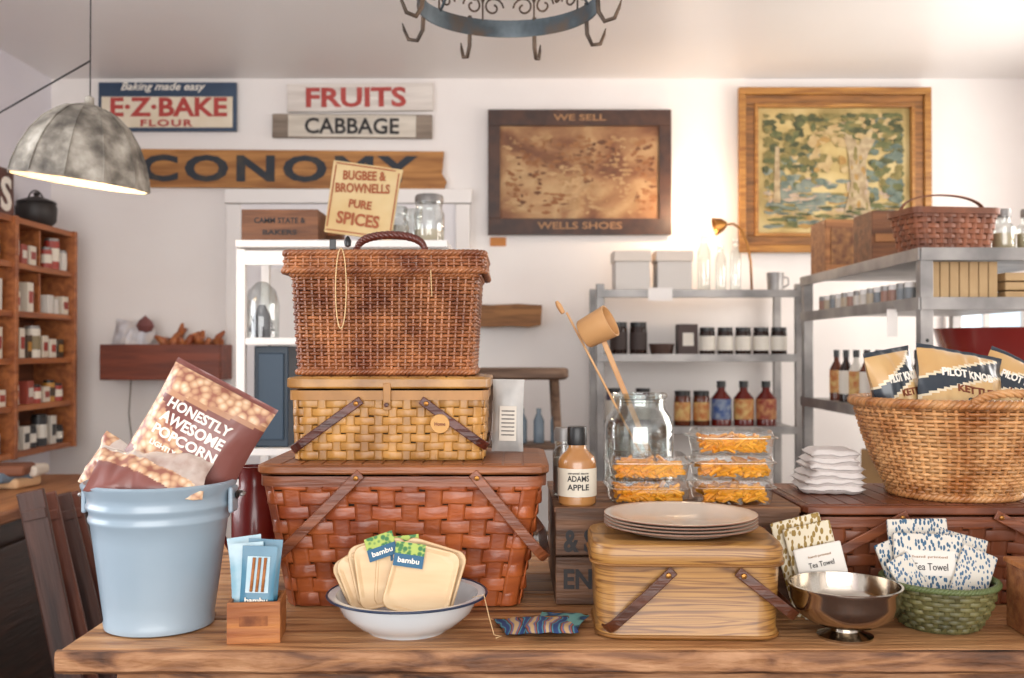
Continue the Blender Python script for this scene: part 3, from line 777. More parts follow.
for i in range(nE):
    for q in range(4): F.append((i*5+q, (i+1)*5+q, (i+1)*5+q+1, i*5+q+1))
F += [(0, 1, 2, 3, 4), tuple(nE*5+q for q in (4, 3, 2, 1, 0))]
g.mesh('front_edging', V, F, M_tedge)
g.box('apron_front', ((TX0+TX1)/2, TY0+.08, TT-.085), (TX1-TX0-.2, .025, .09), M_tedge, .003)
g.box('apron_back', ((TX0+TX1)/2, TY1-.08, TT-.085), (TX1-TX0-.2, .025, .09), M_tedge, .003)
for x in (TX0+.1, TX1-.1):
    g.box('apron_side', (x, (TY0+TY1)/2, TT-.085), (.025, TY1-TY0-.2, .09), M_tedge, .003)
    for y in (TY0+.1, TY1-.1): g.box('leg', (x, y, (TT-.04)/2), (.07, .07, TT-.04), M_tedge, .005)

# ================================================================== BUCKET
bc = Vector((px(161, 1.72), 1.72, TT))
M_en = mat('pale_blue_enamel', '#8fa3b2', .3, col2='#9badba', ns=3, coat=.4)
g = G('blue_enamel_bucket', bc)
H = .245
def br(z): return .088+(.121-.088)*z/H
pf = [(0.083, 0), (br(.0)+.002, .003), (br(.01)+.002, .012), (br(.014), .016)]
for z in (.05, .1, .15, .178): pf.append((br(z), z))
pf += [(br(.182)+.003, .183), (br(.188)+.003, .188), (br(.192), .193), (br(.2), .2), (br(.204)+.003, .205), (br(.21)+.003, .21), (br(.214), .215), (br(.228), .228),
       (br(H)+.006, .240), (br(H)+.007, H), (br(H)+.002, H+.003), (br(H)-.003, H), (br(.1)-.003, .1), (br(0)-.003, .006), (0, .006)]
g.lathe('pail', pf, M_en, seg=72)
for sx in (1, -1):
    g.box('ear', (sx*(br(.215)+.008), 0, .215), (.008, .04, .045), M_en, .004)
    g.lathe('ear_ring', [(.004, 0), (.008, .003), (.004, .006)], black, c=(sx*(br(.215)+.012), 0, .222), rot=(0, 90*sx, 0), seg=14)
g.tube('bail_handle', [(.139*cos(a), .10*sin(a)*1.36, .222-.01*sin(a)) for a in [pi*q/24 for q in range(25)]], .0035, M_galv)

M_pop = mat('popcorn_bag_maroon', '#6a3232', .38, ns=3, coat=.3, kind='noise', ramp=[(.3, '#6b3a34'), (.7, '#885048')])
M_popc = mat('popcorn_print', '#c99878', .4, kind='voronoi', ns=75, ramp=[(0, '#ead7bf'), (.35, '#d9b592'), (.6, '#bd9070'), (.8, '#986050')])
def printed_bag(name, loc, rot, w, h, t, bands, texts, sd, n=30, wr=.006):
    g = G(name, loc, rot)
    fn = g.pillow('bag', w, h, t, bands[0][2], sd=sd, n=n, wr=wr)
    ob = g.e.children[-1]; me = ob.data
    for b in bands[1:]: me.materials.append(b[2])
    for p in me.polygons:
        zc = p.center.z/h; xc = p.center.x/w
        for i, b in enumerate(bands):
            sl = b[3] if len(b) > 3 else 0
            if b[0] <= zc+sl*xc < b[1]: p.material_index = i
    for (t_, x, z, tw, th_, m_) in texts:
        g.text('print_'+t_.split()[0].lower(), t_, (x, 0, z), m_, w=tw, h=th_, bold=.03, fn=fn, ext=.0008)
    return g
M_plc = mat('bag_film_cream', '#d3c6bc', .25, col2='#a58478', ns=14, coat=.6, lo=.45, hi=.7, detail=6)
M_band = mat('bag_tan_band', '#b98a68', .4, col2='#a5765a', ns=8, coat=.3)
printed_bag('popcorn_bag', P(197, 438, 1.735), (-8, 28, 0), .20, .215, .075,
            [(-.6, .24, M_pop), (-.6, -.14, M_popc, .75), (.24, .28, M_band, -.1), (.28, .6, M_popc, -.1), (.46, .6, M_pop, -.0)],
            [('HONESTLY', -.006, .036, .120, .018, M_txt_white), ('AWESOME', -.006, .011, .120, .020, M_txt_white), ('POPCORN', -.006, -.014, .120, .018, M_txt_white), ('LIGHTLY SALTED', -.010, -.037, .10, .009, M_txt_white)], 3.3, n=48)
printed_bag('popcorn_bag', P(152, 473, 1.66), (-52, 5, 4), .19, .10, .045,
            [(-.6, -.25, M_pop, .8), (-.25, .05, M_popc, .8), (.05, .9, M_plc, .8)], [], 9.1, wr=.013, n=40)
printed_bag('popcorn_bag', P(113, 468, 1.735), (-20, -62, 6), .10, .09, .045,
            [(-.6, .2, M_plc), (.2, .6, M_popc)], [], 5.2, wr=.012)

g = G('red_enamel_jug', (-.512, 1.99, TT))
M_re = mat('dark_red_enamel', '#6a1a18', .3, coat=.4)
g.lathe('body', [(.04, 0), (.044, .005), (.044, .17), (.03, .2), (.03, .235), (.033, .24), (.027, .24), (.025, .2), (0, .1)], M_re, seg=32)
g.tube('handle', [(-.03, -.01, .22), (-.065, -.01, .2), (-.068, -.01, .12), (-.042, -.01, .07)], .005, M_re)

g = G('small_wooden_crate', (px(258, 1.645), 1.645, TT), (0, 0, 6))
Mcr = wood('crate_light', '#8f5026', '#b97840', 1.6, 'x', .6, isl=.1)
w_, d_, h_ = .084, .075, .066
g.box('front', (0, -d_/2, h_/2), (w_, .006, h_), Mcr, .001); g.box('rear', (0, d_/2, h_/2), (w_, .006, h_), Mcr, .001)
for x in (-1, 1): g.box('side', (x*(w_/2-.003), 0, h_/2), (.006, d_-.006, h_), Mcr, .001)
g.box('base', (0, 0, .004), (w_-.012, d_-.006, .006), Mcr, .0005)
g.box('engraved_band', (0, -d_/2-.0032, .036), (.045, .001, .016), mat('engraved', '#6b3818', .7, col2='#94582c', ns=60), 0)
g = G('bamboo_cutlery_packets', (px(256, 1.645), 1.645, TT+.0085), (0, 0, 6))
M_pb = mat('packet_blue', '#2b6a86', .35, col2='#42819a', ns=10, coat=.3); M_pw = mat('packet_white', '#a9c2cc', .3, coat=.3, col2='#7ba8ba', ns=20)
for i in range(4):
    y = .020-.014*i; xo = [-.014, .010, -.01, .006][i]
    T = Matrix.Translation((xo, y, .078-.003*i)) @ Euler((radians(-6), radians([-7, 4, -4, 3][i]), 0)).to_matrix().to_4x4()
    g.pillow('packet', .056, .148, .008, [M_pw, M_pb][i % 2], T=T, n=10, wr=.001, sd=i)
    if i in (1, 3):
        V = [(-.018, -.0062, -.0), (.018, -.0062, -.0), (.018, -.0062, .058), (-.018, -.0062, .058)]
        g.mesh('window', V, [(0, 1, 2, 3)], M_pw, T=T)
        for q in (-.009, 0, .009): g.tube('bamboo_piece', [(q, -.0078, .002), (q+.002, -.0078, .056)], .0026, Mcr, T=T, cs=6)
        g.text('label', 'bambu', (0, 0, 0), M_txt_white, w=.036, h=.009).data.transform(T @ Matrix.Translation((0, -.0065, -.012)))

# ================================================================== PICNIC BASKETS
din = mat('dark_inner', '#2c1a12', .8)
M_rb = mat('splint_red_brown', '#80391a', .36, col2='#b05c2c', ns=9, st=(1, 1, 3), isl=.25, bump=.2, coat=.15)
M_rbh = wood('handle_brown', '#683620', '#8d5030', 1.5, 'x', .4)
def picnic(name, loc, hw, hd, bw, bd, H, rows, stakes, m, mh, rot=0, lidh=.02, sw=.03, th=.0035, amp=.003, r=.03, lidm=None):
    g = G(name, loc, (0, 0, rot)); lidm = lidm or m
    g.loft('floor_board', [(bw-.006, bd-.006, r, 0), (bw-.004, bd-.004, r, .008)], m)
    weave(g, 'woven_body', .002, H-lidh-.004, (bw, bd), (hw, hd), r, rows, stakes, m, th=th, amp=amp, sw=sw, inner=din)
    zt_ = H-lidh-.006
    g.loft('upper_band', [(hw-.002, hd-.002, r, zt_-.016), (hw+.006, hd+.006, r, zt_-.016), (hw+.006, hd+.006, r, zt_+.002), (hw-.002, hd-.002, r, zt_+.002)], mh, capb=False, capt=False)
    g.loft('lid', [(hw+.008, hd+.008, r, H-lidh), (hw+.011, hd+.011, r, H-lidh+.003), (hw+.011, hd+.011, r, H-.003), (hw+.008, hd+.008, r, H), ], lidm)
    n = int(hw*2/.035)
    for i in range(n):
        x = -hw+.0175+i*(2*hw-.0)/n
        g.box('lid_strip', (x, 0, H+.0005), (2*hw/n-.004, 2*hd-.02, .002), lidm, .0008)
    return g
B1 = (-.198, 1.965)
H1 = .262
g = picnic('large_splint_picnic_basket', (*B1, TT), .255, .155, .212, .13, H1, 9, 36, M_rb, M_rbh, rot=0, lidh=.016, sw=.032, amp=.0038, lidm=wood('lid_brown', '#74401f', '#a06034', 1.5, 'x', .4))
hoop(g, 'handle_left', -.082, H1-.022, .168, 180+45, .245, .019, .005, M_rbh, rho=.04, peg=M_brass)
hoop(g, 'handle_right', .135, H1-.022, .168, -50, .195, .019, .005, M_rbh, rho=.04, peg=M_brass)

M_tan = mat('splint_tan', '#966528', .4, col2='#c48e44', ns=14, isl=.22, bump=.15, coat=.2)
M_tan_h = wood('dark_handle', '#3c170f', '#5a2618', 1.5, 'x', .35)
B2 = (-.231, 1.99); Z2 = TT+H1+.0016; H2 = .155
M_tband = mat('tan_band', '#9c6c32', .45, col2='#b07c40', ns=20)
g = picnic('tan_splint_picnic_basket', (*B2, Z2), .180, .122, .176, .118, H2, 8, 44, M_tan, M_tband, lidh=.020, sw=.017, th=.003, amp=.003, r=.02)
hoop(g, 'handle_left', -.058, H2-.048, .136, 180+36, .150, .016, .005, M_tan_h, rho=.03, peg=M_brass)
hoop(g, 'handle_right', .072, H2-.048, .136, -36, .138, .016, .005, M_tan_h, rho=.03, peg=M_brass)
g.lathe('wooden_disc_tag', [(.017, 0), (.018, .002), (.017, .004), (0, .004)], mat('tag_wood', '#c9954f', .5), c=(.098, -.1395, H2-.085), rot=(90, 0, 0), seg=28)
g.text('tag_print', 'Home', (.098, -.1441, H2-.085), M_txt_brown, w=.02, h=.007, ext=.0005)
g.box('hasp', (-.001, -.134, H2-.035), (.014, .003, .05), M_tband, .001)
g.lathe('hasp_peg', [(.004, 0), (.004, .014), (0, .015)], M_tan_h, c=(-.001, -.134, H2-.05), rot=(90, 0, 0), seg=10)

M_wick = mat('wicker_brown', '#743c20', .38, col2='#ae6e42', ns=16, isl=.32, bump=.1, coat=.15)
B3 = (-.242, 2.02); Z3 = Z2+H2+.0016; H3 = .240
g = G('wicker_hamper', (*B3, Z3))
g.loft('floor_board', [(.162, .115, .02, 0), (.164, .117, .02, .006)], M_wick)
twist_rim(g, 'foot_braid', .168, .120, .02, .008, .006, M_wick, turns=90)
weave(g, 'woven_body', .012, H3-.05, (.166, .118), (.176, .126), .02, 26, 84, M_wick, th=.0050, amp=.0030, sw=.005, flat=False, sps=4, fill=1.0, inner=din)
twist_rim(g, 'body_rim', .178, .128, .02, H3-.046, .006, M_wick, turns=90)
weave(g, 'lid_wall', H3-.038, H3-.012, (.190, .139), (.189, .138), .02, 4, 90, M_wick, th=.0055, amp=.0026, sw=.0045, flat=False, sps=4, fill=1.0, inner=din)
g.loft('lid_top', [(.184, .133, .02, H3-.03), (.186, .135, .02, H3-.006), (.18, .13, .02, H3-.002)], M_wick)
twist_rim(g, 'lid_rim_low', .191, .14, .02, H3-.040, .0062, M_wick, turns=96)
twist_rim(g, 'lid_rim_top', .189, .138, .02, H3-.007, .0062, M_wick, turns=96)
M_dkh = mat('dark_handle_w', '#5a261a', .35, coat=.2)
for k_ in range(3):
    pts = []
    for q in range(61):
        t = q/60; a = pi*t
        base = Vector((.008-.066*cos(a), -.09, H3-.006+.038*sin(a)**.6)); tw = 2*pi*t*7+2*pi*k_/3
        pts.append(base+Vector((0, cos(tw)*.004, sin(tw)*.004)))
    g.tube('lid_handle', pts, .0048, M_dkh, cs=6)
for x in (-.058, .074): g.tube('handle_wrap', [(x-.006, -.09, H3), (x+.006, -.09, H3)], .009, M_dkh)
M_str = mat('jute_string', '#d9b98a', .8)
g.tube('tag_string', [(-.078+.010*cos(a), -.151, H3-.075+.075*sin(a)) for a in [2*pi*q/40 for q in range(40)]], .0012, M_str, closed=True, cs=5)
g.tube('tag_string', [(.09, -.15, H3-.04), (.092, -.151, H3-.09)], .0009, M_str, cs=5)
g.box('small_tag', (-.094, -.147, H3+.008), (.012, .003, .02), black, .002)
g.lathe('small_bell', [(0, 0), (.006, .003), (.007, .012), (.003, .02), (0, .022)], black, c=(-.066, -.147, H3+.002), seg=12)

g = printed_bag('white_coffee_pouch', (-.008, 2.03, Z2+.074), (0, 1, 0), .064, .146, .035,
                [(-.6, .6, mat('pouch_white', '#b5b5b3', .35, col2='#cfcdc9', ns=15))], [], 2.2, n=16, wr=.003)
g.box('label', (0.0, -.0205, -.015), (.034, .001, .07), lblw, 0)
for i in range(7): g.box('label_line', (0, -.0213, .01-.008*i), (.026, .0006, .002), MC['ink_black'], 0)

# ================================================================== ENAMEL BOWL + BAMBOO PLATES
M_we = mat('white_enamel', '#d6dcdf', .18, coat=.6); M_bl = mat('enamel_blue_edge', '#22304a', .3)
bc = Vector((px(407, 1.68), 1.69, TT))
g = G('white_enamel_bowl', bc, (0, 0, 0))
g.lathe('bowl', [(.066, 0), (.068, .004), (.085, .012), (.108, .032), (.12, .056), (.132, .060), (.133, .062), (.119, .061), (.105, .034), (.082, .015), (.0, .008)], M_we, seg=72)
g.tube('blue_rim', [(.1335*cos(2*pi*q/72), .1335*sin(2*pi*q/72), .0615) for q in range(72)], .0022, M_bl, closed=True, cs=8)
g = G('square_bamboo_plate_bundle', bc)
M_bam = mat('bamboo_cream', '#d6b48a', .45, col2='#e0c49c', ns=4, st=(1, 8, 8)); M_bamr = mat('bamboo_rim', '#bd9566', .5)
M_sb = mat('sleeve_blue', '#2a5f80', .4); M_sg = mat('sleeve_green', '#3f7a48', .4, kind='voronoi', ns=120, ramp=[(0, '#2f6b3a'), (.4, '#3f7a48'), (.6, '#a9bc5c')])
def board(x, y, z, ry, w=.088, h=.1, t=.008, sleeve=None, rx=-24, rz=0):
    E = Matrix.Translation((x, y, z)) @ Euler((radians(rx), radians(ry), radians(rz))).to_matrix().to_4x4()
    T = E @ Matrix.Rotation(radians(90), 4, 'X')
    g.loft('plate', [(w/2-.008, h/2-.008, .012, -t/2), (w/2-.001, h/2-.001, .016, t/2-.003), (w/2, h/2, .017, t/2-.001), (w/2-.001, h/2-.001, .017, t/2)], M_bamr, T=T, n=60, capt=False)
    g.loft('plate_face', [(w/2-.001, h/2-.001, .017, t/2), (w/2-.004, h/2-.004, .015, t/2), (w/2-.009, h/2-.009, .012, t/2-.0045)], M_bam, T=T, n=60, capb=False)
    if sleeve is not None:
        sx, sz = sleeve; q = .025
        T2 = E @ Matrix.Translation((sx, 0, sz)) @ Matrix.Rotation(radians(-6), 4, 'Y')
        yy = -t/2-.0012
        g.mesh('sleeve_label', [(-q, yy, -.015), (q, yy, -.015), (q, yy, .006), (-q, yy, .006)], [(0, 1, 2, 3)], M_sb, T=T2)
        g.mesh('sleeve_pattern', [(-q, yy-.0002, .006), (q, yy-.0002, .006), (q, yy-.0002, .026), (-q, yy-.0002, .026)], [(0, 1, 2, 3)], M_sg, T=T2)
        g.mesh('sleeve_fold', [(-q, .005, .028), (q, .005, .028), (q, yy, .026), (-q, yy, .026)], [(0, 1, 2, 3)], M_sg, T=T2)
        o = g.text('sleeve_text', 'bambu', (0, 0, 0), M_txt_white, w=.036, h=.009, ext=.0004); o.data.transform(T2 @ Matrix.Translation((0, yy-.0003, -.004)))
board(-.088, .026, .080, -32, .066, .088)
board(-.076, .012, .082, -27, .072, .096)
board(-.052, .014, .094, -18, .088, .108)
board(-.040, .000, .093, -13, .092, .110, sleeve=(.004, .040))
board(-.006, .004, .092, 0, .096, .112, sleeve=(.0, .038))
board(.036, -.004, .090, 17, .108, .110)
board(.026, -.022, .086, 14, .110, .116, sleeve=(-.030, .030))
g.tube('twine', [(.11, -.02, .058), (.13, -.035, .066), (.139, -.04, .03), (.147, -.045, .003), (.16, -.05, .002), (.15, -.06, .002)], .0008, M_str, cs=5)

g = G('woven_textile_pouches', (.050, 1.680, TT))
Mst = mat('stripe_textile', '#2a4a80', .8, kind='wavex', ns=10, dist=6, detail=2, ramp=[(.1, '#2a4274'), (.25, '#5a9aa6'), (.4, '#20243c'), (.6, '#b0603a'), (.78, '#2c5c98'), (.95, '#c9a878')])
Mst2 = mat('stripe_textile2', '#2a4a80', .8, kind='wave', ns=13, dist=6, detail=2, ramp=[(.1, '#1c2748'), (.3, '#c08c44'), (.5, '#2c6494'), (.7, '#1c2a44'), (.9, '#6aa09c')])
for i, (x, y, rz_, m_) in enumerate(((-.030, .012, 14, Mst), (.030, .022, -16, Mst2), (.010, -.022, 6, Mst))):
    T = Matrix.Translation((x, y, .006+i*.005)) @ Matrix.Rotation(radians(rz_), 4, 'Z') @ Matrix.Rotation(radians(-90), 4, 'X')
    g.pillow('pouch', .085, .10, .010, m_, T=T, n=22, wr=.004, sd=i*3)
    g.tube('zipper', [(T @ Vector((-.040, -.001, .046))), (T @ Vector((.040, -.001, .046)))], .0011, M_brass, cs=5)

# ================================================================== DARK CRATE + goods
CT = .98
CX0, CX1, CY0, CY1 = .08, .530, 1.845, 2.22
Mdc = wood('crate_dark', '#4a3020', '#7b563c', 1.3, 'x', .6, .4, isl=.1)
g = G('stencilled_wooden_crate', ((CX0+CX1)/2, (CY0+CY1)/2, TT))
W_ = CX1-CX0; D_ = CY1-CY0; Hc = CT-TT
for i in range(2):
    zc_ = Hc*(.25+.5*i)
    g.box('front_slat', (0, -D_/2+.006, zc_), (W_, .012, Hc/2-.003), Mdc, .002); g.box('back_slat', (0, D_/2-.006, zc_), (W_, .012, Hc/2-.003), Mdc, .002)
    for x in (-1, 1): g.box('end_slat', (x*(W_/2-.006), 0, zc_), (.012, D_-.025, Hc/2-.003), Mdc, .002)
for i in range(4): g.box('top_board', (0, -D_/2+D_/8+i*D_/4, Hc-.005), (W_+.004, D_/4-.003, .01), wood('crate_top', '#68432b', '#8f6340', 1.3, 'x', .6), .001)
g.text('stencil', '& SONS', (-W_/2+.085, -D_/2-.001, Hc*.66), M_txt_black, h=.042, w=.14, bold=.03); g.text('stencil_low', 'ENTREE', (-W_/2+.09, -D_/2-.001, Hc*.27), M_txt_black, h=.036, w=.15, bold=.03)

g = G('caramel_sauce_bottle', (px(577, 1.885), 1.885, CT))
M_ab = mat('caramel_fill', '#a06c3c', .2, col2='#b07e4a', ns=5, coat=.6)
g.lathe('bottle', [(.032, 0), (.0355, .004), (.036, .08), (.033, .09), (.02, .102), (.0165, .108), (.0165, .118)], M_ab, seg=40)
g.lathe('cap', [(.018, .112), (.0185, .114), (.0185, .142), (.017, .146), (0, .146)], black, seg=32)
g.lathe('label', [(.0368, .018), (.0368, .07)], mat('label_cream', '#d6cdbb', .6), seg=40, cap=False)
def curvetext(g, part, t, w, h, z, R_, m):
    vs, fs, asp = text_geo(t, .02, 0, 1)
    V = [(R_*sin(x*w/R_), -R_*cos(x*w/R_)-zz*.0004, z+y*h) for x, y, zz in vs]
    g.mesh(part, V, fs, m)
curvetext(g, 'label_text', 'ADAMS', .042, .011, .052, .0373, M_txt_black); curvetext(g, 'label_text', 'APPLE', .042, .011, .036, .0373, M_txt_black)
curvetext(g, 'label_small', 'caramel sauce', .04, .004, .062, .0373, M_txt_black)
g = glass_jar('swing_top_glass_jar', (.105, 1.99, CT), .024, .11, .8, lid=M_galv, fill=.7, fm=mat('jar_grey', '#9a948c', .4))
g.tube('wire_bail', [(.0245*cos(a), -.0245, .085+.02*sin(a)) for a in [pi*q/10 for q in range(11)]], .001, M_galv, cs=5)

g = G('large_glass_jar', (px(639, 2.1), 2.10, CT))
r_ = .072
g.lathe('glass', [(.064, .0), (r_, .01), (r_, .13), (.068, .15), (.056, .165), (.053, .175), (.053, .188), (.058, .19), (.06, .196), (.056, .2), (.051, .198), (.05, .176), (.053, .164), (.065, .148), (.069, .13), (.069, .012), (.06, .005)], glass, seg=56, cap=False)
g.lathe('glass_floor', [(0, .003), (.064, .003)], glass, seg=56, cap=False)
for z in (.182, .188): g.tube('thread', [(.0545*cos(2*pi*q/40), .0545*sin(2*pi*q/40), z) for q in range(40)], .0013, glass, closed=True, cs=5)
M_bs = mat('bamboo_spoon', '#bd8854', .45, col2='#cfa06c', ns=6)
g = G('bamboo_tea_ladle', (px(639, 2.1), 2.10, CT))
g.ribbon('stick_a', [(.035, -.01, .012), (-.154, -.03, .368)], (0, 1, 0), .007, .0045, M_bs)
g.ribbon('stick_b', [(.045, -.02, .012), (-.078, -.035, .31)], (.9, 0, .35), .011, .004, M_bs)
prf = [(0, 0), (.029, 0), (.031, .003), (.035, .064), (.032, .064), (.028, .005), (0, .004)]
ob = g.lathe('cup', prf, M_bs, seg=36); ob.data.transform(Matrix.Translation((-.118, -.032, .322)) @ Euler((radians(20), radians(62), 0)).to_matrix().to_4x4())
g.lathe('whisk_tip', [(0, 0), (.005, .002), (.006, .02), (.003, .03), (0, .03)], M_bs, c=(-.160, -.031, .365), rot=(0, -30, 0), seg=12)

M_mg = mat('dried_mango', '#e08c1a', .4, col2='#f0ac34', ns=14, isl=.28, coat=.2)
def mango(x, y, z, rot=0, name='dried_mango_container'):
    g = G(name, (x, y, z), (0, 0, rot))
    hw, hd, h = .076, .056, .046
    g.loft('tray', [(hw-.008, hd-.008, .012, 0.0005), (hw-.006, hd-.006, .014, .004), (hw-.002, hd-.002, .016, h*.66), (hw+.002, hd+.002, .018, h*.67)], glass_pl, capt=False, n=48)
    g.loft('lid', [(hw+.003, hd+.003, .018, h*.66), (hw+.003, hd+.003, .018, h*.72), (hw-.003, hd-.003, .016, h*.74), (hw-.006, hd-.006, .016, h-.001)], glass_pl, n=48, capb=False)
    g.tube('rim', [(a, b, h*.69) for a, b, _, _ in rrect(hw+.003, hd+.003, .018, 48)], .0016, glass_pl, closed=True, cs=5)
    V = []; F = []
    for i in range(135):
        L_ = random.uniform(.018, .030); a = random.uniform(-1.2, 1.2)
        c_ = Vector((random.uniform(-hw+.020, hw-.020), random.uniform(-hd+.020, hd-.020) if i > 70 else -hd+.015+random.random()*.012, random.uniform(.006, h*.66)))
        R3 = Euler((random.uniform(-.5, .5), random.uniform(-.7, .7), a*(1 if i > 70 else .45))).to_matrix()
        b = len(V)
        v, f = tube_geo([c_+R3 @ Vector((-L_/2, 0, 0)), c_+R3 @ Vector((0, 0, .0015)), c_+R3 @ Vector((L_/2, 0, 0))], .0038, False, 6)
        for q in v: q.x = max(-hw+.007, min(hw-.007, q.x)); q.z = max(.003, q.z)
        V += v; F += [tuple(b+q for q in ff) for ff in f]
    ob = g.mesh('mango_strips', V, F, M_mg, smooth=True)
    md = ob.modifiers.new('e', 'EDGE_SPLIT'); md.split_angle = radians(50)
for i in range(2): mango(.259, 1.915, CT+.0005+i*.0465, 2-3*i)
for i in range(3): mango(.419, 1.92, CT+.0005+i*.0465, -3+3*i)

# ================================================================== FAUX WOOD TIN + PLATES
rp = []
for i in range(26):
    rp.append((.24+.52*i/25, ['#a8793c', '#9c6e34', '#b08244', '#7a4e22', '#a2743a', '#ad7f42', '#8d6030', '#684119'][i % 8]))
M_tin = mat('wood_print_tin', '#b9843c', .42, kind='noise', ns=2.6, st=(.75, 1.2, 17), dist=.12, detail=2.0, coat=.2, ramp=rp)
TB = (.290, 1.72); g = G('wood_print_picnic_tin', (*TB, TT), (0, 0, -2))
hw, hd, r = .153, .104, .04
g.loft('body', [(hw-.008, hd-.008, r, 0), (hw-.004, hd-.004, r, .003), (hw-.004, hd-.004, r, .012), (hw-.006, hd-.006, r, .016), (hw-.002, hd-.002, r, .11), (hw-.002, hd-.002, r, .128)], M_tin, n=96)
g.loft('lid', [(hw+.003, hd+.003, r, .122), (hw+.004, hd+.004, r, .124), (hw+.004, hd+.004, r, .146), (hw+.0, hd+.0, r, .155), (hw-.012, hd-.012, r, .16), (hw-.02, hd-.02, r, .158)], M_tin, n=96)
M_bead = wood('tin_bead', '#6b4218', '#94642c', 1)
g.tube('lid_bead', [(a, b, .123) for a, b, _, _ in rrect(hw+.004, hd+.004, r, 96)], .0025, M_bead, closed=True)
g.tube('foot_bead', [(a, b, .006) for a, b, _, _ in rrect(hw-.004, hd-.004, r, 96)], .003, M_bead, closed=True)
M_th = wood('tin_handle', '#42200f', '#5f3019', 1.5, 'x', .4)
hoop(g, 'handle_left', -.035, .108, .112, 180+43, .136, .017, .004, M_th, rho=.03, peg=M_brass)
hoop(g, 'handle_right', .085, .108, .112, -38, .112, .017, .004, M_th, rho=.03, peg=M_brass)
g = G('enamel_plate_stack', (.289, 1.72, TT+.161))
Mpl = mat('cream_enamel', '#d8cabb', .25, coat=.5); Mple = mat('plate_edge', '#8a6250', .4)
for i in range(4):
    z = i*.0055
    g.lathe('plate', [(.085, z), (.095, z+.002), (.112, z+.010), (.128, z+.012), (.13, z+.0135), (.127, z+.014), (.111, z+.012), (.094, z+.004), (0, z+.003)], Mpl, seg=72)
    g.tube('edge', [(.1298*cos(2*pi*q/64), .1298*sin(2*pi*q/64), z+.013) for q in range(64)], .0010, Mple, closed=True, cs=5)

# ================================================================== SILVER BOWL
g = G('silver_footed_bowl', (px(845, 1.64), 1.645, TT))
g.lathe('bowl', [(.044, 0), (.045, .004), (.036, .007), (.024, .012), (.022, .018), (.03, .021), (.055, .025), (.076, .039), (.086, .060), (.088, .080), (.091, .084), (.091, .087), (.087, .087), (.084, .060), (.074, .042), (.05, .029), (0, .024)], M_silver, seg=72)

Mgr = mat('splint_green_brown', '#454428', .5, col2='#67623a', ns=14, isl=.3)
TBX = (.730, 1.715)
g = G('green_splint_basket', (*TBX, TT))
weave(g, 'weave', .003, .074, (.062, .062), (.091, .091), (.062, .091), 9, 32, Mgr, th=.003, amp=.0022, sw=.009, inner=din, bulge=.004)
g.loft('base', [(.06, .06, .06, 0), (.062, .062, .062, .005)], Mgr)
twist_rim(g, 'rim', .093, .093, .093, .077, .005, mat('rim_green', '#5a663c', .5, isl=.2), turns=60)
def leafmat(name, bg, fg, sc=55, th=.36):
    return mat(name, bg, .6, kind='voronoi', ns=sc, st=(1, 1, .5), ramp=[(0, fg), (th, fg), (th+.05, bg), (1, bg)])
Mlb = leafmat('towel_blue_leaf', '#d3ccc0', '#305876', 190, .40); Mly = leafmat('towel_ochre_leaf', '#d4c8ae', '#8c6e2a', 160, .44); Mlt = leafmat('towel_teal', '#d1cabd', '#3c6080', 240, .40)
Mtw = mat('towel_card_white', '#ddd7ce', .6)
def towel(g, c, rot, w, h, m, label=True, t=.008):
    T = Matrix.Translation(c) @ Euler([radians(a) for a in rot]).to_matrix().to_4x4()
    o = g.box('towel', (0, 0, 0), (w, t, h), m, .003, seg=3); o.data.transform(T)
    if label:
        o = g.box('label_band', (0, -t/2-.0008, 0), (w*.72, .001, h*.42), Mtw, 0); o.data.transform(T)
        o = g.text('label_text', 'Tea Towel', (0, -t/2-.0018, -h*.06), M_txt_black, w=w*.5, h=h*.12, ext=.0004, bold=0); o.data.transform(T)
        o = g.text('label_line', 'hand printed', (0, -t/2-.0018, h*.10), MC['ink_tan'], w=w*.5, h=h*.055, ext=.0004, bold=0); o.data.transform(T)
g = G('tea_towel_bundle', (*TBX, TT))
towel(g, (-.015, .045, .118), (-10, 0, 6), .11, .11, Mlb, False)
towel(g, (.045, .035, .100), (-12, 14, -10), .09, .1, Mlt, False)
towel(g, (-.060, .02, .098), (-12, -18, 10), .06, .09, Mlb, False)
towel(g, (-.014, .006, .104), (-12, 2, 0), .12, .10, Mlb, True)
towel(g, (.055, -.008, .088), (-14, 22, -8), .06, .085, Mlt, False)
towel(g, (-.058, -.012, .086), (-14, -28, 6), .045, .07, Mlt, False)
g = G('folded_tea_towel', (px(815, 1.765), 1.765, TT))
towel(g, (-.012, .012, .089), (-5, -14, 0), .09, .17, Mly, False); towel(g, (.002, -.002, .084), (-6, -13, 0), .085, .16, Mly, False)
towel(g, (.008, -.018, .080), (-8, -12, 0), .085, .10, Mtw, False, t=.006)
T = Matrix.Translation((.008, -.018, .080)) @ Euler([radians(a) for a in (-8, -12, 0)]).to_matrix().to_4x4()
o = g.text('label_text', 'Tea Towel', (0, -.0045, .018), M_txt_black, w=.045, h=.009, ext=.0004, bold=0); o.data.transform(T)
o = g.text('label_line', 'hand printed', (0, -.0045, .032), MC['ink_tan'], w=.04, h=.005, ext=.0004, bold=0); o.data.transform(T)

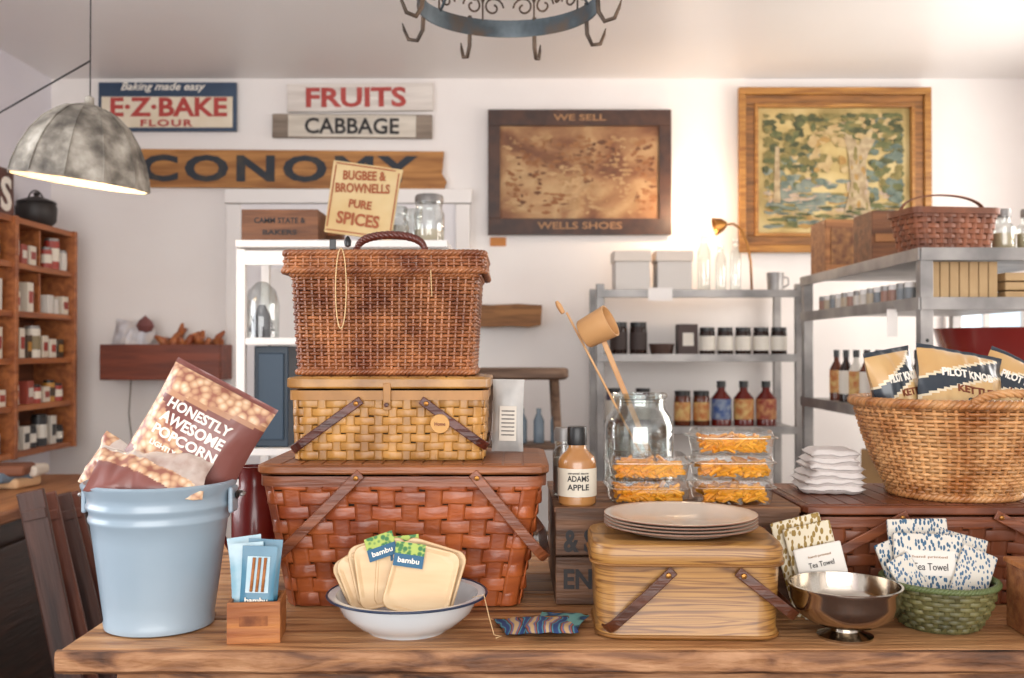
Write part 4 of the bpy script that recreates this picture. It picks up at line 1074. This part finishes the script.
# ================================================================== RIGHT PICNIC BASKET + WICKER
g = picnic('brown_splint_picnic_basket', (.80, 1.985, TT), .255, .15, .235, .135, .185, 7, 36, mat('splint_dark', '#5f2f1b', .4, col2='#84482a', ns=9, isl=.25, bump=.2), M_rbh, lidh=.016, sw=.032, amp=.003)
hoop(g, 'handle_left', -.09, .165, .162, 180+28, .18, .018, .005, M_rbh, rho=.03, peg=M_brass)
hoop(g, 'handle_right', .09, .165, .162, -28, .18, .018, .005, M_rbh, rho=.03, peg=M_brass)
M_wl = mat('wicker_honey', '#9a5f30', .42, col2='#d09c66', ns=14, isl=.3, coat=.1)
WB = (.865, 1.965); ZW = TT+.185+.0016
g = G('round_wicker_basket', (*WB, ZW))
g.loft('base', [(.112, .105, .105, 0), (.116, .109, .109, .006)], M_wl)
weave(g, 'weave', .005, .178, (.117, .11), (.183, .165), (.11, .165), 24, 60, M_wl, th=.0062, amp=.0034, sw=.006, flat=False, sps=4, fill=1.0, inner=mat('wicker_inner', '#5c3a20', .7), bulge=.006)
twist_rim(g, 'foot_braid', .118, .111, .111, .008, .008, M_wl, turns=50)
twist_rim(g, 'rim_braid', .188, .17, .17, .184, .009, M_wl, turns=72)
for s_ in (-1, 1):
    for k_ in range(3):
        pts = []
        for q in range(41):
            t = q/40; a = pi*t; tw = 2*pi*t*5+2*pi*k_/3
            pts.append(Vector((-.07*cos(a)+.03, s_*(.172+.01*sin(a))+.004*cos(tw), .184+.022*sin(a)+.004*sin(tw))))
        g.tube('ear_handle', pts, .0045, M_wl, cs=6)
M_nv = mat('bag_navy', '#26303a', .3, coat=.4); M_gd = mat('bag_gold', '#bf9258', .35, col2='#d6b47e', ns=5, coat=.4); M_gd2 = mat('bag_brown', '#6e4628', .4, col2='#95683a', ns=30)
M_cr = mat('bag_cream', '#dccdb0', .4, coat=.3)
def chips(x, y, z, rot, sd, w=.17, h=.2):
    return printed_bag('snack_chip_bag', (WB[0]+x, WB[1]+y, ZW+z), rot, w, h, .07,
        [(-.6, .10, M_gd, -.35), (.10, .13, M_cr, -.35), (.13, .29, M_nv, -.35), (.29, .32, M_cr, -.35), (.32, .8, M_gd, -.35), (-.6, -.25, M_gd2, .2), (.465, .6, M_nv)],
        [('PILOT KNOB', -.002, .041, w*.56, .017, M_txt_white), ('KETTLE', .01, .010, w*.4, .014, M_txt_brown), ('CHIPS', .02, -.012, w*.3, .012, M_nv)], sd, n=44, wr=.006)
chips(-.108, .0, .187, (-10, -8, 24), 1.5, .12, .2)
chips(.0, -.035, .188, (-18, 10, 6), 4.1, .18, .2)
chips(.115, .0, .178, (-18, 26, -14), 7.7, .15, .19)
chips(.035, .07, .178, (-5, 14, 0), 8.8, .17, .18)

g = G('folded_white_napkins', (.635, 2.01, ZW+.001))
for i in range(6):
    T = Matrix.Translation((random.uniform(-.006, .006), 0, .009+i*.0135)) @ Matrix.Rotation(radians(random.uniform(-8, 8)), 4, 'Z') @ Matrix.Rotation(radians(-90), 4, 'X')
    g.pillow('napkin', .125-.006*i, .12, .02, mat('linen_white', '#ddd6d2', .85), T=T, n=16, wr=.005, crimp=0, sd=i*2.2, p=6)
g = G('wooden_card_box', (.905, 1.66, TT), (0, 0, -4)); g.box('body', (0, 0, .055), (.13, .1, .11), wood('card_box_wood', '#7a4628', '#a06a40', 1.5, 'x'), .004); g.box('lid', (0, 0, .113), (.136, .106, .008), Mcr, .002)
g = G('black_card_reader', (.905, 1.66, TT+.1175)); g.box('body', (0, 0, .03), (.09, .06, .06), black, .01, top=(.8, .6)); g.box('screen', (0, -.0255, .035), (.05, .002, .02), mat('screen_grey', '#3a4046', .2), 0, rot=(-10, 0, 0))

# ================================================================== LIGHT / WORLD / CAMERA
def area(name, loc, rot, sx, sy, e, col):
    l = bpy.data.lights.new(name, 'AREA'); l.shape = 'RECTANGLE'; l.size = sx; l.size_y = sy; l.energy = e; l.color = col
    o = bpy.data.objects.new(name, l); COL.objects.link(o); o.location = loc; o.rotation_euler = [radians(a) for a in rot]
area('daylight_left_window', (XL-.15, 1.9, 1.6), (90, 0, -90), 1.8, 1.4, 46, (.92, .96, 1))
area('daylight_right_window', (XR+.15, 3.4, 1.6), (90, 0, 90), 1.9, 1.4, 62, (1, .93, .86))
area('daylight_shopfront', (0, YF-.1, 1.5), (100, 0, 0), 4.6, 2.0, 172, (1, .98, .96))
w = bpy.data.worlds.new('world'); C.scene.world = w; w.use_nodes = True
w.node_tree.nodes['Background'].inputs[0].default_value = (1, .985, .975, 1); w.node_tree.nodes['Background'].inputs[1].default_value = 1.22
C.scene.view_settings.view_transform = 'Standard'
C.scene.view_settings.look = 'None'
cam = bpy.data.cameras.new('camera'); cam.lens = 1000/1024*36; cam.sensor_width = 36
cam.dof.use_dof = True; cam.dof.focus_distance = 1.8; cam.dof.aperture_fstop = 4.5
co = bpy.data.objects.new('camera', cam); COL.objects.link(co)
co.location = (0, 0, CAMZ); co.rotation_euler = (radians(90+.63), 0, 0)
C.scene.camera = co
